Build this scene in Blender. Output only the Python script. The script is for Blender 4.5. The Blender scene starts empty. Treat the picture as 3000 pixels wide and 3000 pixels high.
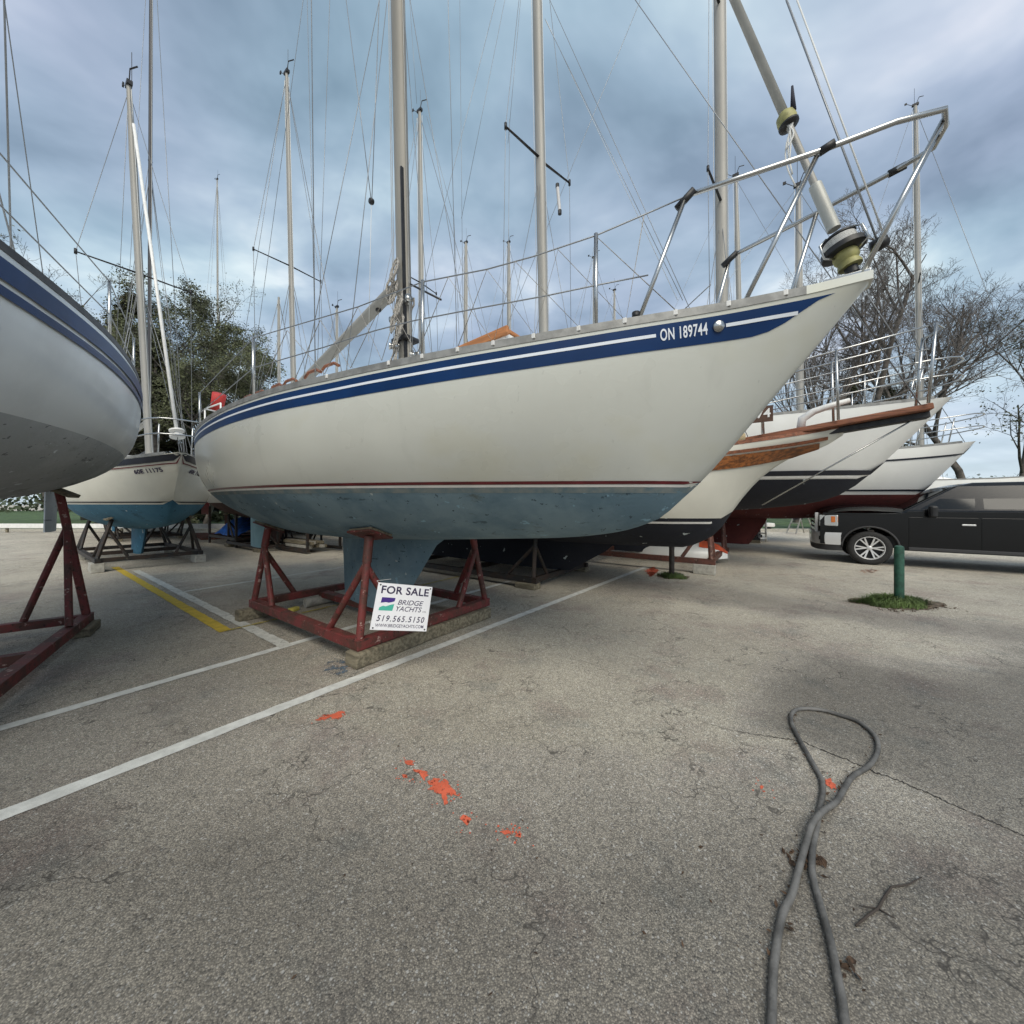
import bpy, bmesh, math, random
from mathutils import Vector, Matrix

random.seed(7)
sc = bpy.context.scene
# ------------------------------------------------------------------ camera
F, HZ, CH = 1083.0, 1475.0, 1.45           # focal length / horizon row in photo pixels (3000 px frame), eye height
camd = bpy.data.cameras.new("camera")
camd.sensor_width = 36.0
camd.sensor_fit = 'HORIZONTAL'
camd.lens = 36.0 * F / 3000.0
camd.shift_y = (HZ - 1500.0) / 3000.0
camd.clip_start = 0.05
camd.clip_end = 2000.0
cam = bpy.data.objects.new("camera", camd)
cam.location = (0, 0, CH)
cam.rotation_euler = (math.radians(90), 0, 0)
sc.collection.objects.link(cam)
sc.camera = cam
sc.cycles.max_bounces = 6; sc.cycles.diffuse_bounces = 3; sc.cycles.glossy_bounces = 3; sc.cycles.transmission_bounces = 4
sc.cycles.caustics_reflective = False; sc.cycles.caustics_refractive = False
sc.cycles.use_adaptive_sampling = True; sc.cycles.adaptive_threshold = 0.02
# ------------------------------------------------------------------ light, sky, exposure
SUN_DIR = Vector((0.08, -0.68, 0.73)).normalized()      # towards the sun
SUN_EL = math.asin(SUN_DIR.z)
SUN_AZ = math.atan2(SUN_DIR.x, SUN_DIR.y)
EXPOSURE = 0.95
sc.view_settings.view_transform = 'Standard'
sc.view_settings.look = 'None'
sc.view_settings.gamma = 1.0
sc.view_settings.use_curve_mapping = False
sc.view_settings.exposure = EXPOSURE
sund = bpy.data.lights.new("sun", 'SUN')
sund.energy = 1.5
sund.angle = math.radians(42)
sund.color = (1.0, 0.93, 0.80)
sun = bpy.data.objects.new("sun", sund)
sun.rotation_euler = SUN_DIR.to_track_quat('Z', 'Y').to_euler()
sc.collection.objects.link(sun)

world = bpy.data.worlds.new("World")
sc.world = world
world.use_nodes = True
wn, wl = world.node_tree.nodes, world.node_tree.links
wn.clear()
def N(nodes, kind, **kw):
    n = nodes.new(kind)
    for k, v in kw.items():
        if k in ('inp',):
            for a, b in v.items():
                n.inputs[a].default_value = b
        else:
            setattr(n, k, v)
    return n
out = N(wn, 'ShaderNodeOutputWorld')
bg = N(wn, 'ShaderNodeBackground'); bg.inputs['Strength'].default_value = 0.1
sky = N(wn, 'ShaderNodeTexSky', sky_type='NISHITA', sun_disc=False, sun_elevation=SUN_EL, sun_rotation=SUN_AZ)
tc = N(wn, 'ShaderNodeTexCoord')
sep = N(wn, 'ShaderNodeSeparateXYZ'); wl.new(tc.outputs['Generated'], sep.inputs[0])
zab = N(wn, 'ShaderNodeMath', operation='MAXIMUM'); wl.new(sep.outputs['Z'], zab.inputs[0]); zab.inputs[1].default_value = 0.0
zad = N(wn, 'ShaderNodeMath', operation='ADD'); wl.new(zab.outputs[0], zad.inputs[0]); zad.inputs[1].default_value = 0.16
dx = N(wn, 'ShaderNodeMath', operation='DIVIDE'); wl.new(sep.outputs['X'], dx.inputs[0]); wl.new(zad.outputs[0], dx.inputs[1])
dy = N(wn, 'ShaderNodeMath', operation='DIVIDE'); wl.new(sep.outputs['Y'], dy.inputs[0]); wl.new(zad.outputs[0], dy.inputs[1])
comb = N(wn, 'ShaderNodeCombineXYZ'); wl.new(dx.outputs[0], comb.inputs[0]); wl.new(dy.outputs[0], comb.inputs[1])
mp = N(wn, 'ShaderNodeMapping'); wl.new(comb.outputs[0], mp.inputs['Vector'])
mp.inputs['Rotation'].default_value = (0, 0, math.radians(-35)); mp.inputs['Scale'].default_value = (1.0, 1.2, 1); mp.inputs['Location'].default_value = (3.1, 1.3, 0)
def wnoise(scale, detail, rough, dist):
    n = N(wn, 'ShaderNodeTexNoise'); n.inputs['Scale'].default_value = scale; n.inputs['Detail'].default_value = detail
    n.inputs['Roughness'].default_value = rough; n.inputs['Distortion'].default_value = dist
    wl.new(mp.outputs[0], n.inputs['Vector']); return n
n1 = wnoise(1.75, 5.0, 0.52, 0.25)
n2 = wnoise(0.8, 2.0, 0.5, 0.0)
r1 = N(wn, 'ShaderNodeValToRGB'); wl.new(n1.outputs['Fac'], r1.inputs[0])
K = 2 ** (-EXPOSURE) * 10.8
def kc(r, g, b): return (r * K, g * K, b * K, 1)
els = r1.color_ramp.elements
els[0].position = 0.33; els[0].color = kc(.235, .32, .415)
els[1].position = 0.69; els[1].color = kc(.80, .86, .91)
e = els.new(0.435); e.color = kc(.335, .435, .55)
e = els.new(0.52); e.color = kc(.425, .525, .645)
e = els.new(0.60); e.color = kc(.56, .66, .76)
# lavender / cyan drift between cloud banks
r2 = N(wn, 'ShaderNodeValToRGB'); wl.new(n2.outputs['Fac'], r2.inputs[0])
r2.color_ramp.elements[0].position = .38; r2.color_ramp.elements[0].color = (.94, 1.02, 1.0, 1)
r2.color_ramp.elements[1].position = .62; r2.color_ramp.elements[1].color = (1.05, .985, 1.02, 1)
mul = N(wn, 'ShaderNodeMix', data_type='RGBA', blend_type='MULTIPLY'); mul.inputs[0].default_value = 1.0
wl.new(r1.outputs[0], mul.inputs[6]); wl.new(r2.outputs[0], mul.inputs[7])
# thin haze brightening towards the horizon, all the way round
hr = N(wn, 'ShaderNodeMapRange', interpolation_type='SMOOTHSTEP'); wl.new(sep.outputs['Z'], hr.inputs['Value'])
hr.inputs['From Min'].default_value = -0.02; hr.inputs['From Max'].default_value = 0.45
hr.inputs['To Min'].default_value = 0.66; hr.inputs['To Max'].default_value = 0.0
hz = N(wn, 'ShaderNodeMix', data_type='RGBA'); wl.new(hr.outputs[0], hz.inputs[0]); wl.new(mul.outputs[2], hz.inputs[6])
hz.inputs[7].default_value = kc(.68, .79, .88)
mx = N(wn, 'ShaderNodeMix', data_type='RGBA'); mx.inputs[0].default_value = 0.10
wl.new(hz.outputs[2], mx.inputs[6]); wl.new(sky.outputs[0], mx.inputs[7])
wl.new(mx.outputs[2], bg.inputs['Color']); wl.new(bg.outputs[0], out.inputs[0])

# ------------------------------------------------------------------ pixel helpers (photo pixel -> point at a given place)
UX, VX = Vector((.811, -.585, 0)), Vector((.585, .811, 0))        # along the boats (to the bow) / across the yard
ROT = math.atan2(-.585, .811)
C0 = Vector((-1.75, 4.65, 0))
def W(x, y, Z): return Vector(((x - 1500) / F * Z, Z, CH - (y - HZ) / F * Z))
def G(x, y, z=0.0):
    Z = (CH - z) * F / (y - HZ)
    return Vector(((x - 1500) / F * Z, Z, z))
def yard(u, v): return C0 + UX * u + VX * v
def onplane(x, y, org, v, ang=ROT):
    """pixel ray met with the upright plane at side offset v of the frame (org, ang); returns local (t, v, z)"""
    ux = Vector((math.cos(ang), math.sin(ang), 0)); vx = Vector((-ux.y, ux.x, 0))
    b = org + vx * v; k = (x - 1500) / F
    t = (k * b.y - b.x) / (ux.x - k * ux.y)
    Z = b.y + t * ux.y
    return Vector((t, v, CH - (y - HZ) / F * Z))

# ------------------------------------------------------------------ materials
MATS = {}
def mat(name, col, rough=.6, metal=0., var=0., vs=6., detail=4., bump=0., bs=60., coat=0., spec=None, col2=None, lo=.4, hi=.6, trans=0., stretch=None):
    if name in MATS: return MATS[name]
    m = bpy.data.materials.new(name); m.use_nodes = True
    nt = m.node_tree; nd, lk = nt.nodes, nt.links
    b = nd['Principled BSDF']
    b.inputs['Base Color'].default_value = (*col, 1)
    b.inputs['Roughness'].default_value = rough; b.inputs['Metallic'].default_value = metal
    if coat: b.inputs['Coat Weight'].default_value = coat; b.inputs['Coat Roughness'].default_value = .12
    if spec is not None: b.inputs['Specular IOR Level'].default_value = spec
    if trans: b.inputs['Transmission Weight'].default_value = trans
    if var or bump or col2:
        t = N(nd, 'ShaderNodeTexCoord')
        vec = t.outputs['Object']
        if stretch:
            mpn = N(nd, 'ShaderNodeMapping'); mpn.inputs['Scale'].default_value = stretch
            lk.new(vec, mpn.inputs[0]); vec = mpn.outputs[0]
    if var or col2:
        n = N(nd, 'ShaderNodeTexNoise'); n.inputs['Scale'].default_value = vs; n.inputs['Detail'].default_value = detail
        n.inputs['Roughness'].default_value = .62
        lk.new(vec, n.inputs['Vector'])
        r = N(nd, 'ShaderNodeValToRGB'); lk.new(n.outputs['Fac'], r.inputs[0])
        r.color_ramp.elements[0].position = lo; r.color_ramp.elements[1].position = hi
        c2 = col2 if col2 else tuple(min(1, c * (1 + var)) for c in col)
        c1 = tuple(c * (1 - var) for c in col) if not col2 else col
        r.color_ramp.elements[0].color = (*c1, 1); r.color_ramp.elements[1].color = (*c2, 1)
        lk.new(r.outputs[0], b.inputs['Base Color'])
    if bump:
        n = N(nd, 'ShaderNodeTexNoise'); n.inputs['Scale'].default_value = bs; n.inputs['Detail'].default_value = 5
        lk.new(vec, n.inputs['Vector'])
        bp = N(nd, 'ShaderNodeBump'); bp.inputs['Strength'].default_value = bump; bp.inputs['Distance'].default_value = .01
        lk.new(n.outputs['Fac'], bp.inputs['Height']); lk.new(bp.outputs[0], b.inputs['Normal'])
    MATS[name] = m
    return m

GEL = None
GELW = mat('white_gelcoat', (.78, .78, .75), .35, var=.03, vs=1.3, coat=.25)
BLUE = mat('blue_stripe_paint', (.003, .030, .115), .4, var=.12, vs=2, spec=.3)
PIN = mat('white_pinstripe', (.78, .82, .88), .4)
REDS = mat('dark_red_stripe', (.13, .012, .018), .4, var=.2, vs=8)
WHT = mat('white_paint', (.78, .77, .74), .45, var=.05, vs=8)
ALU = mat('anodised_aluminium', (.31, .30, .275), .55, .15, var=.08, vs=3, stretch=(1, 1, .15))
RAILM = mat('toe_rail_aluminium', (.235, .235, .225), .55, .2, var=.2, vs=9)
STEEL = mat('stainless_steel', (.48, .48, .47), .26, 1.0)
WIRE = mat('rigging_wire', (.26, .27, .28), .4, .6)
WIREP = mat('pale_rope', (.66, .66, .64), .8)
ROPE = mat('weathered_rope', (.33, .31, .28), .9, var=.35, vs=60, bump=.5, bs=200)
BLK = mat('black_plastic', (.012, .012, .013), .5, var=.3, vs=20)
DARKM = mat('dark_metal', (.03, .03, .032), .5, .3, var=.3, vs=12)
TEAK = mat('weathered_teak', (.21, .075, .035), .6, var=.35, vs=14, stretch=(.3, 4, 4), bump=.2)
VARN = mat('varnished_wood', (.22, .075, .018), .35, var=.5, vs=9, stretch=(.35, 3, 3), coat=.4)
PLANK = mat('orange_wood', (.42, .17, .06), .6, var=.2, vs=9, stretch=(.3, 4, 4))
YEL = mat('yellowed_plastic', (.30, .285, .11), .55, var=.25, vs=14)
GLASS = mat('tinted_glass', (.02, .025, .03), .08, coat=.5)
RUBB = mat('tyre_rubber', (.022, .022, .022), .85, var=.2, vs=30, bump=.3)
CONC = mat('concrete_block', (.40, .385, .34), .9, var=.15, vs=14, bump=.3)
TIMB = mat('weathered_timber', (.19, .165, .115), .9, var=.35, vs=10, stretch=(.35, 3, 3), bump=.5, bs=40)
CANV = mat('tan_canvas', (.45, .36, .22), .9, var=.12, vs=6, bump=.3)

def gelcoat(name, base):
    """old gelcoat: faint run-down streaks, yellowed blotches, dull and glossy areas"""
    m = bpy.data.materials.new(name); m.use_nodes = True
    nd, lk = m.node_tree.nodes, m.node_tree.links; b = nd['Principled BSDF']
    t = N(nd, 'ShaderNodeTexCoord')
    def noise(s, d, st):
        q = N(nd, 'ShaderNodeMapping'); q.inputs['Scale'].default_value = st; lk.new(t.outputs['Object'], q.inputs[0])
        n = N(nd, 'ShaderNodeTexNoise'); n.inputs['Scale'].default_value = s; n.inputs['Detail'].default_value = d; n.inputs['Roughness'].default_value = .6; lk.new(q.outputs[0], n.inputs['Vector']); return n.outputs['Fac']
    def rng(f, a, bb, c=0., d=1.):
        r = N(nd, 'ShaderNodeMapRange'); r.inputs['From Min'].default_value = a; r.inputs['From Max'].default_value = bb; r.inputs['To Min'].default_value = c; r.inputs['To Max'].default_value = d; lk.new(f, r.inputs['Value']); return r.outputs[0]
    def mix(f, a, bb):
        q = N(nd, 'ShaderNodeMix', data_type='RGBA'); lk.new(f, q.inputs[0])
        for s, i in ((a, 6), (bb, 7)):
            if isinstance(s, tuple): q.inputs[i].default_value = (*s, 1)
            else: lk.new(s, q.inputs[i])
        return q.outputs[2]
    blot = noise(.9, 4, (1, 1, 1.3))
    c = mix(rng(blot, .35, .65), tuple(x * .95 for x in base), tuple(min(1, x * 1.03) for x in base))
    c = mix(rng(noise(1.3, 3, (1, 1, 1.6)), .55, .72, 0., .55), c, (base[0] * .93, base[1] * .90, base[2] * .80))
    c = mix(rng(noise(5., 3, (1, 1, .12)), .60, .74, 0., .30), c, tuple(x * .80 for x in base))
    c = mix(rng(noise(26., 2, (1, 1, .6)), .72, .76, 0., .30), c, tuple(x * .6 for x in base))
    lk.new(c, b.inputs['Base Color']); lk.new(rng(blot, .3, .7, .22, .42), b.inputs['Roughness'])
    b.inputs['Coat Weight'].default_value = .2; b.inputs['Coat Roughness'].default_value = .15
    return m
GEL = gelcoat('cream_gelcoat', (.63, .64, .585))
def bottom_paint(name, base, patch, stain):
    """antifouling: worn patches, pale chips, dirty band"""
    m = bpy.data.materials.new(name); m.use_nodes = True
    nd, lk = m.node_tree.nodes, m.node_tree.links; b = nd['Principled BSDF']
    b.inputs['Roughness'].default_value = .82
    t = N(nd, 'ShaderNodeTexCoord')
    def noise(s, d, r, st=None):
        n = N(nd, 'ShaderNodeTexNoise'); n.inputs['Scale'].default_value = s; n.inputs['Detail'].default_value = d; n.inputs['Roughness'].default_value = r
        src = t.outputs['Object']
        if st:
            q = N(nd, 'ShaderNodeMapping'); q.inputs['Scale'].default_value = st; lk.new(src, q.inputs[0]); src = q.outputs[0]
        lk.new(src, n.inputs['Vector']); return n.outputs['Fac']
    def ramp(f, a, bb):
        r = N(nd, 'ShaderNodeMapRange'); r.inputs['From Min'].default_value = a; r.inputs['From Max'].default_value = bb; lk.new(f, r.inputs['Value']); return r.outputs[0]
    def mix(f, a, bb):
        q = N(nd, 'ShaderNodeMix', data_type='RGBA'); lk.new(f, q.inputs[0])
        for s, i in ((a, 6), (bb, 7)):
            if isinstance(s, tuple): q.inputs[i].default_value = (*s, 1)
            else: lk.new(s, q.inputs[i])
        return q.outputs[2]
    c = mix(ramp(noise(1.6, 5, .62), .42, .58), base, patch)
    c = mix(ramp(noise(2.2, 6, .72, (1, 1, 2.0)), .60, .70), c, stain)
    c = mix(ramp(noise(5., 5, .7, (.45, .45, 2.2)), .63, .67), c, tuple(x * .55 for x in base))
    c = mix(ramp(noise(15, 3, .6), .665, .685), c, tuple(x * .45 for x in base))
    c = mix(ramp(noise(9, 3, .6), .665, .69), c, tuple(x * 1.9 for x in base))
    c = mix(ramp(noise(7.3, 2, .5), .72, .735), c, (.45, .50, .50))
    lk.new(c, b.inputs['Base Color'])
    bp = N(nd, 'ShaderNodeBump'); bp.inputs['Strength'].default_value = .35; bp.inputs['Distance'].default_value = .01
    lk.new(noise(35, 5, .6), bp.inputs['Height']); lk.new(bp.outputs[0], b.inputs['Normal'])
    return m
TEAL = bottom_paint('teal_antifouling', (.125, .205, .258), (.195, .285, .335), (.095, .115, .10))
NAVYB = bottom_paint('navy_antifouling', (.008, .010, .018), (.012, .014, .022), (.02, .02, .02))
REDB = bottom_paint('red_antifouling', (.09, .018, .018), (.12, .025, .022), (.05, .02, .018))
BROWNB = bottom_paint('brown_antifouling', (.08, .035, .028), (.10, .05, .04), (.05, .03, .025))
BLUEB = bottom_paint('blue_antifouling', (.035, .13, .21), (.05, .16, .24), (.02, .06, .09))

def rusty(name, paint, rust, chip):
    m = bpy.data.materials.new(name); m.use_nodes = True
    nd, lk = m.node_tree.nodes, m.node_tree.links; b = nd['Principled BSDF']; b.inputs['Roughness'].default_value = .6
    t = N(nd, 'ShaderNodeTexCoord')
    def noise(s, d): 
        n = N(nd, 'ShaderNodeTexNoise'); n.inputs['Scale'].default_value = s; n.inputs['Detail'].default_value = d; n.inputs['Roughness'].default_value = .65
        lk.new(t.outputs['Object'], n.inputs['Vector']); return n.outputs['Fac']
    def mix(f, lo, hi, a, bb):
        r = N(nd, 'ShaderNodeMapRange'); r.inputs['From Min'].default_value = lo; r.inputs['From Max'].default_value = hi; lk.new(f, r.inputs['Value'])
        q = N(nd, 'ShaderNodeMix', data_type='RGBA'); lk.new(r.outputs[0], q.inputs[0])
        for s, i in ((a, 6), (bb, 7)):
            if isinstance(s, tuple): q.inputs[i].default_value = (*s, 1)
            else: lk.new(s, q.inputs[i])
        return q.outputs[2]
    c = mix(noise(6, 6), .44, .56, paint, rust)
    c = mix(noise(21, 4), .60, .64, c, tuple(x * .45 for x in rust))
    c = mix(noise(14, 4), .63, .66, c, chip)
    lk.new(c, b.inputs['Base Color'])
    bp = N(nd, 'ShaderNodeBump'); bp.inputs['Strength'].default_value = .4; bp.inputs['Distance'].default_value = .006
    lk.new(noise(60, 5), bp.inputs['Height']); lk.new(bp.outputs[0], b.inputs['Normal'])
    return m
REDC = rusty('red_cradle_paint', (.165, .030, .028), (.085, .032, .024), (.36, .24, .21))
BRNC = rusty('brown_cradle_paint', (.13, .05, .035), (.09, .04, .03), (.25, .17, .13))
BLKC = rusty('black_cradle_paint', (.018, .018, .018), (.035, .022, .016), (.09, .08, .07))

def asphalt():
    m = bpy.data.materials.new('weathered_asphalt'); m.use_nodes = True
    nd, lk = m.node_tree.nodes, m.node_tree.links; b = nd['Principled BSDF']; b.inputs['Roughness'].default_value = .74
    b.inputs['Specular IOR Level'].default_value = .5
    t = N(nd, 'ShaderNodeTexCoord'); vec = t.outputs['Object']
    def noise(s, d, r=.6, v=None):
        n = N(nd, 'ShaderNodeTexNoise'); n.inputs['Scale'].default_value = s; n.inputs['Detail'].default_value = d; n.inputs['Roughness'].default_value = r
        lk.new(v or vec, n.inputs['Vector']); return n
    def rng(f, a, bb, c=0., d=1.):
        r = N(nd, 'ShaderNodeMapRange'); r.inputs['From Min'].default_value = a; r.inputs['From Max'].default_value = bb
        r.inputs['To Min'].default_value = c; r.inputs['To Max'].default_value = d; lk.new(f, r.inputs['Value']); return r.outputs[0]
    def mix(f, a, bb, blend='MIX'):
        q = N(nd, 'ShaderNodeMix', data_type='RGBA', blend_type=blend)
        if isinstance(f, float): q.inputs[0].default_value = f
        else: lk.new(f, q.inputs[0])
        for s, i in ((a, 6), (bb, 7)):
            if isinstance(s, tuple): q.inputs[i].default_value = (*s, 1)
            else: lk.new(s, q.inputs[i])
        return q.outputs[2]
    c = mix(rng(noise(.45, 4).outputs['Fac'], .40, .60), (.43, .397, .335), (.545, .51, .435))
    c = mix(rng(noise(1.1, 5, .68).outputs['Fac'], .52, .66, 0., .8), c, (.335, .275, .243))           # pinkish binder
    c = mix(rng(noise(2.3, 5, .68).outputs['Fac'], .55, .68, 0., .55), c, (.24, .255, .24))
    # aggregate
    vo = N(nd, 'ShaderNodeTexVoronoi'); vo.inputs['Scale'].default_value = 185; lk.new(vec, vo.inputs['Vector'])
    vs = N(nd, 'ShaderNodeSeparateColor'); lk.new(vo.outputs['Color'], vs.inputs[0])
    c = mix(1.0, c, mix(rng(vs.outputs[0], 0., 1.), (.58, .57, .56), (1.36, 1.33, 1.28)), 'MULTIPLY')
    c = mix(rng(vs.outputs[1], .935, .965), c, (.66, .64, .58))
    c = mix(rng(vs.outputs[2], .93, .97, 0., .8), c, (.12, .115, .105))
    c = mix(rng(vo.outputs['Distance'], .25, .65, 0., .55), c, (.10, .094, .085))
    v2 = N(nd, 'ShaderNodeTexVoronoi'); v2.inputs['Scale'].default_value = 55; lk.new(vec, v2.inputs['Vector'])
    s2 = N(nd, 'ShaderNodeSeparateColor'); lk.new(v2.outputs['Color'], s2.inputs[0])
    c = mix(1.0, c, mix(rng(s2.outputs[0], 0., 1.), (.86, .86, .86), (1.10, 1.10, 1.10)), 'MULTIPLY')
    st = N(nd, 'ShaderNodeMath', operation='MULTIPLY'); lk.new(rng(s2.outputs[1], .91, .93), st.inputs[0]); lk.new(rng(v2.outputs['Distance'], .32, .22), st.inputs[1])
    c = mix(st.outputs[0], c, (.62, .60, .55))
    # hair cracks
    wob = noise(5.0, 3, .6)
    wv = N(nd, 'ShaderNodeVectorMath', operation='SCALE'); lk.new(wob.outputs['Color'], wv.inputs[0]); wv.inputs['Scale'].default_value = .42
    av = N(nd, 'ShaderNodeVectorMath', operation='ADD'); lk.new(vec, av.inputs[0]); lk.new(wv.outputs[0], av.inputs[1])
    cr = N(nd, 'ShaderNodeTexVoronoi', feature='DISTANCE_TO_EDGE'); cr.inputs['Scale'].default_value = 2.6; lk.new(av.outputs[0], cr.inputs['Vector'])
    cm = N(nd, 'ShaderNodeMath', operation='MULTIPLY'); lk.new(rng(cr.outputs['Distance'], .017, .004), cm.inputs[0])
    lk.new(rng(noise(1.3, 3).outputs['Fac'], .45, .57), cm.inputs[1])
    c = mix(cm.outputs[0], c, (.115, .104, .088))
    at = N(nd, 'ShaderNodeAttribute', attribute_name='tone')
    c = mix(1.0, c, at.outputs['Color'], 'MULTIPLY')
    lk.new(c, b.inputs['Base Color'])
    bp = N(nd, 'ShaderNodeBump'); bp.inputs['Strength'].default_value = .55; bp.inputs['Distance'].default_value = .004
    hh = N(nd, 'ShaderNodeMath', operation='SUBTRACT'); hh.inputs[0].default_value = 1.; lk.new(vo.outputs['Distance'], hh.inputs[1])
    lk.new(hh.outputs[0], bp.inputs['Height']); lk.new(bp.outputs[0], b.inputs['Normal'])
    return m
ASPH = asphalt()

def worn_paint(name, col, wear=.60, scale=16):
    """road paint: feathered rim ('edge' attribute), chips where the stones show through"""
    m = bpy.data.materials.new(name); m.use_nodes = True
    nd, lk = m.node_tree.nodes, m.node_tree.links; b = nd['Principled BSDF']; b.inputs['Roughness'].default_value = .8
    t = N(nd, 'ShaderNodeTexCoord')
    def noise(s, d):
        n = N(nd, 'ShaderNodeTexNoise'); n.inputs['Scale'].default_value = s; n.inputs['Detail'].default_value = d; n.inputs['Roughness'].default_value = .68
        lk.new(t.outputs['Object'], n.inputs['Vector']); return n.outputs['Fac']
    def mth(op, a, bb):
        q = N(nd, 'ShaderNodeMath', operation=op, use_clamp=False)
        for i, x in enumerate((a, bb)):
            if isinstance(x, float): q.inputs[i].default_value = x
            else: lk.new(x, q.inputs[i])
        return q.outputs[0]
    def rng(f, a, bb, c=0., d=1.):
        r = N(nd, 'ShaderNodeMapRange'); r.inputs['From Min'].default_value = a; r.inputs['From Max'].default_value = bb; r.inputs['To Min'].default_value = c; r.inputs['To Max'].default_value = d; lk.new(f, r.inputs['Value']); return r.outputs[0]
    q = N(nd, 'ShaderNodeMix', data_type='RGBA'); lk.new(rng(noise(9, 4), .35, .65), q.inputs[0])
    q.inputs[6].default_value = (*[x * .74 for x in col], 1); q.inputs[7].default_value = (*col, 1); lk.new(q.outputs[2], b.inputs['Base Color'])
    at = N(nd, 'ShaderNodeAttribute', attribute_name='edge')
    cov = mth('SUBTRACT', mth('ADD', rng(at.outputs['Fac'], 0., 1., -.10, .0), wear), noise(scale, 6))
    cov2 = mth('SUBTRACT', mth('ADD', rng(at.outputs['Fac'], 0., 1., -.06, .0), wear + .06), noise(95., 2))
    lk.new(mth('MULTIPLY', rng(cov, -.01, .035), rng(cov2, -.02, .05)), b.inputs['Alpha'])
    bp = N(nd, 'ShaderNodeBump'); bp.inputs['Strength'].default_value = .5; bp.inputs['Distance'].default_value = .004
    lk.new(noise(130, 2), bp.inputs['Height']); lk.new(bp.outputs[0], b.inputs['Normal'])
    return m
def edge_attr(o, vals):
    at = o.data.attributes.new('edge', 'FLOAT', 'POINT'); at.data.foreach_set('value', vals)
PWHITE = worn_paint('worn_white_line_paint', (.70, .70, .66), wear=.72)
PWHITE2 = worn_paint('faded_white_line_paint', (.62, .62, .57), wear=.635)
PYEL = worn_paint('worn_yellow_line_paint', (.62, .44, .045), wear=.72)
PYEL2 = worn_paint('faded_yellow_line_paint', (.46, .38, .10), wear=.58)
PORA = worn_paint('orange_marking_paint', (.70, .14, .07), wear=.625, scale=34)
PBLU = worn_paint('smudged_blue_paint', (.12, .17, .22), wear=.50, scale=14)

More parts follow.
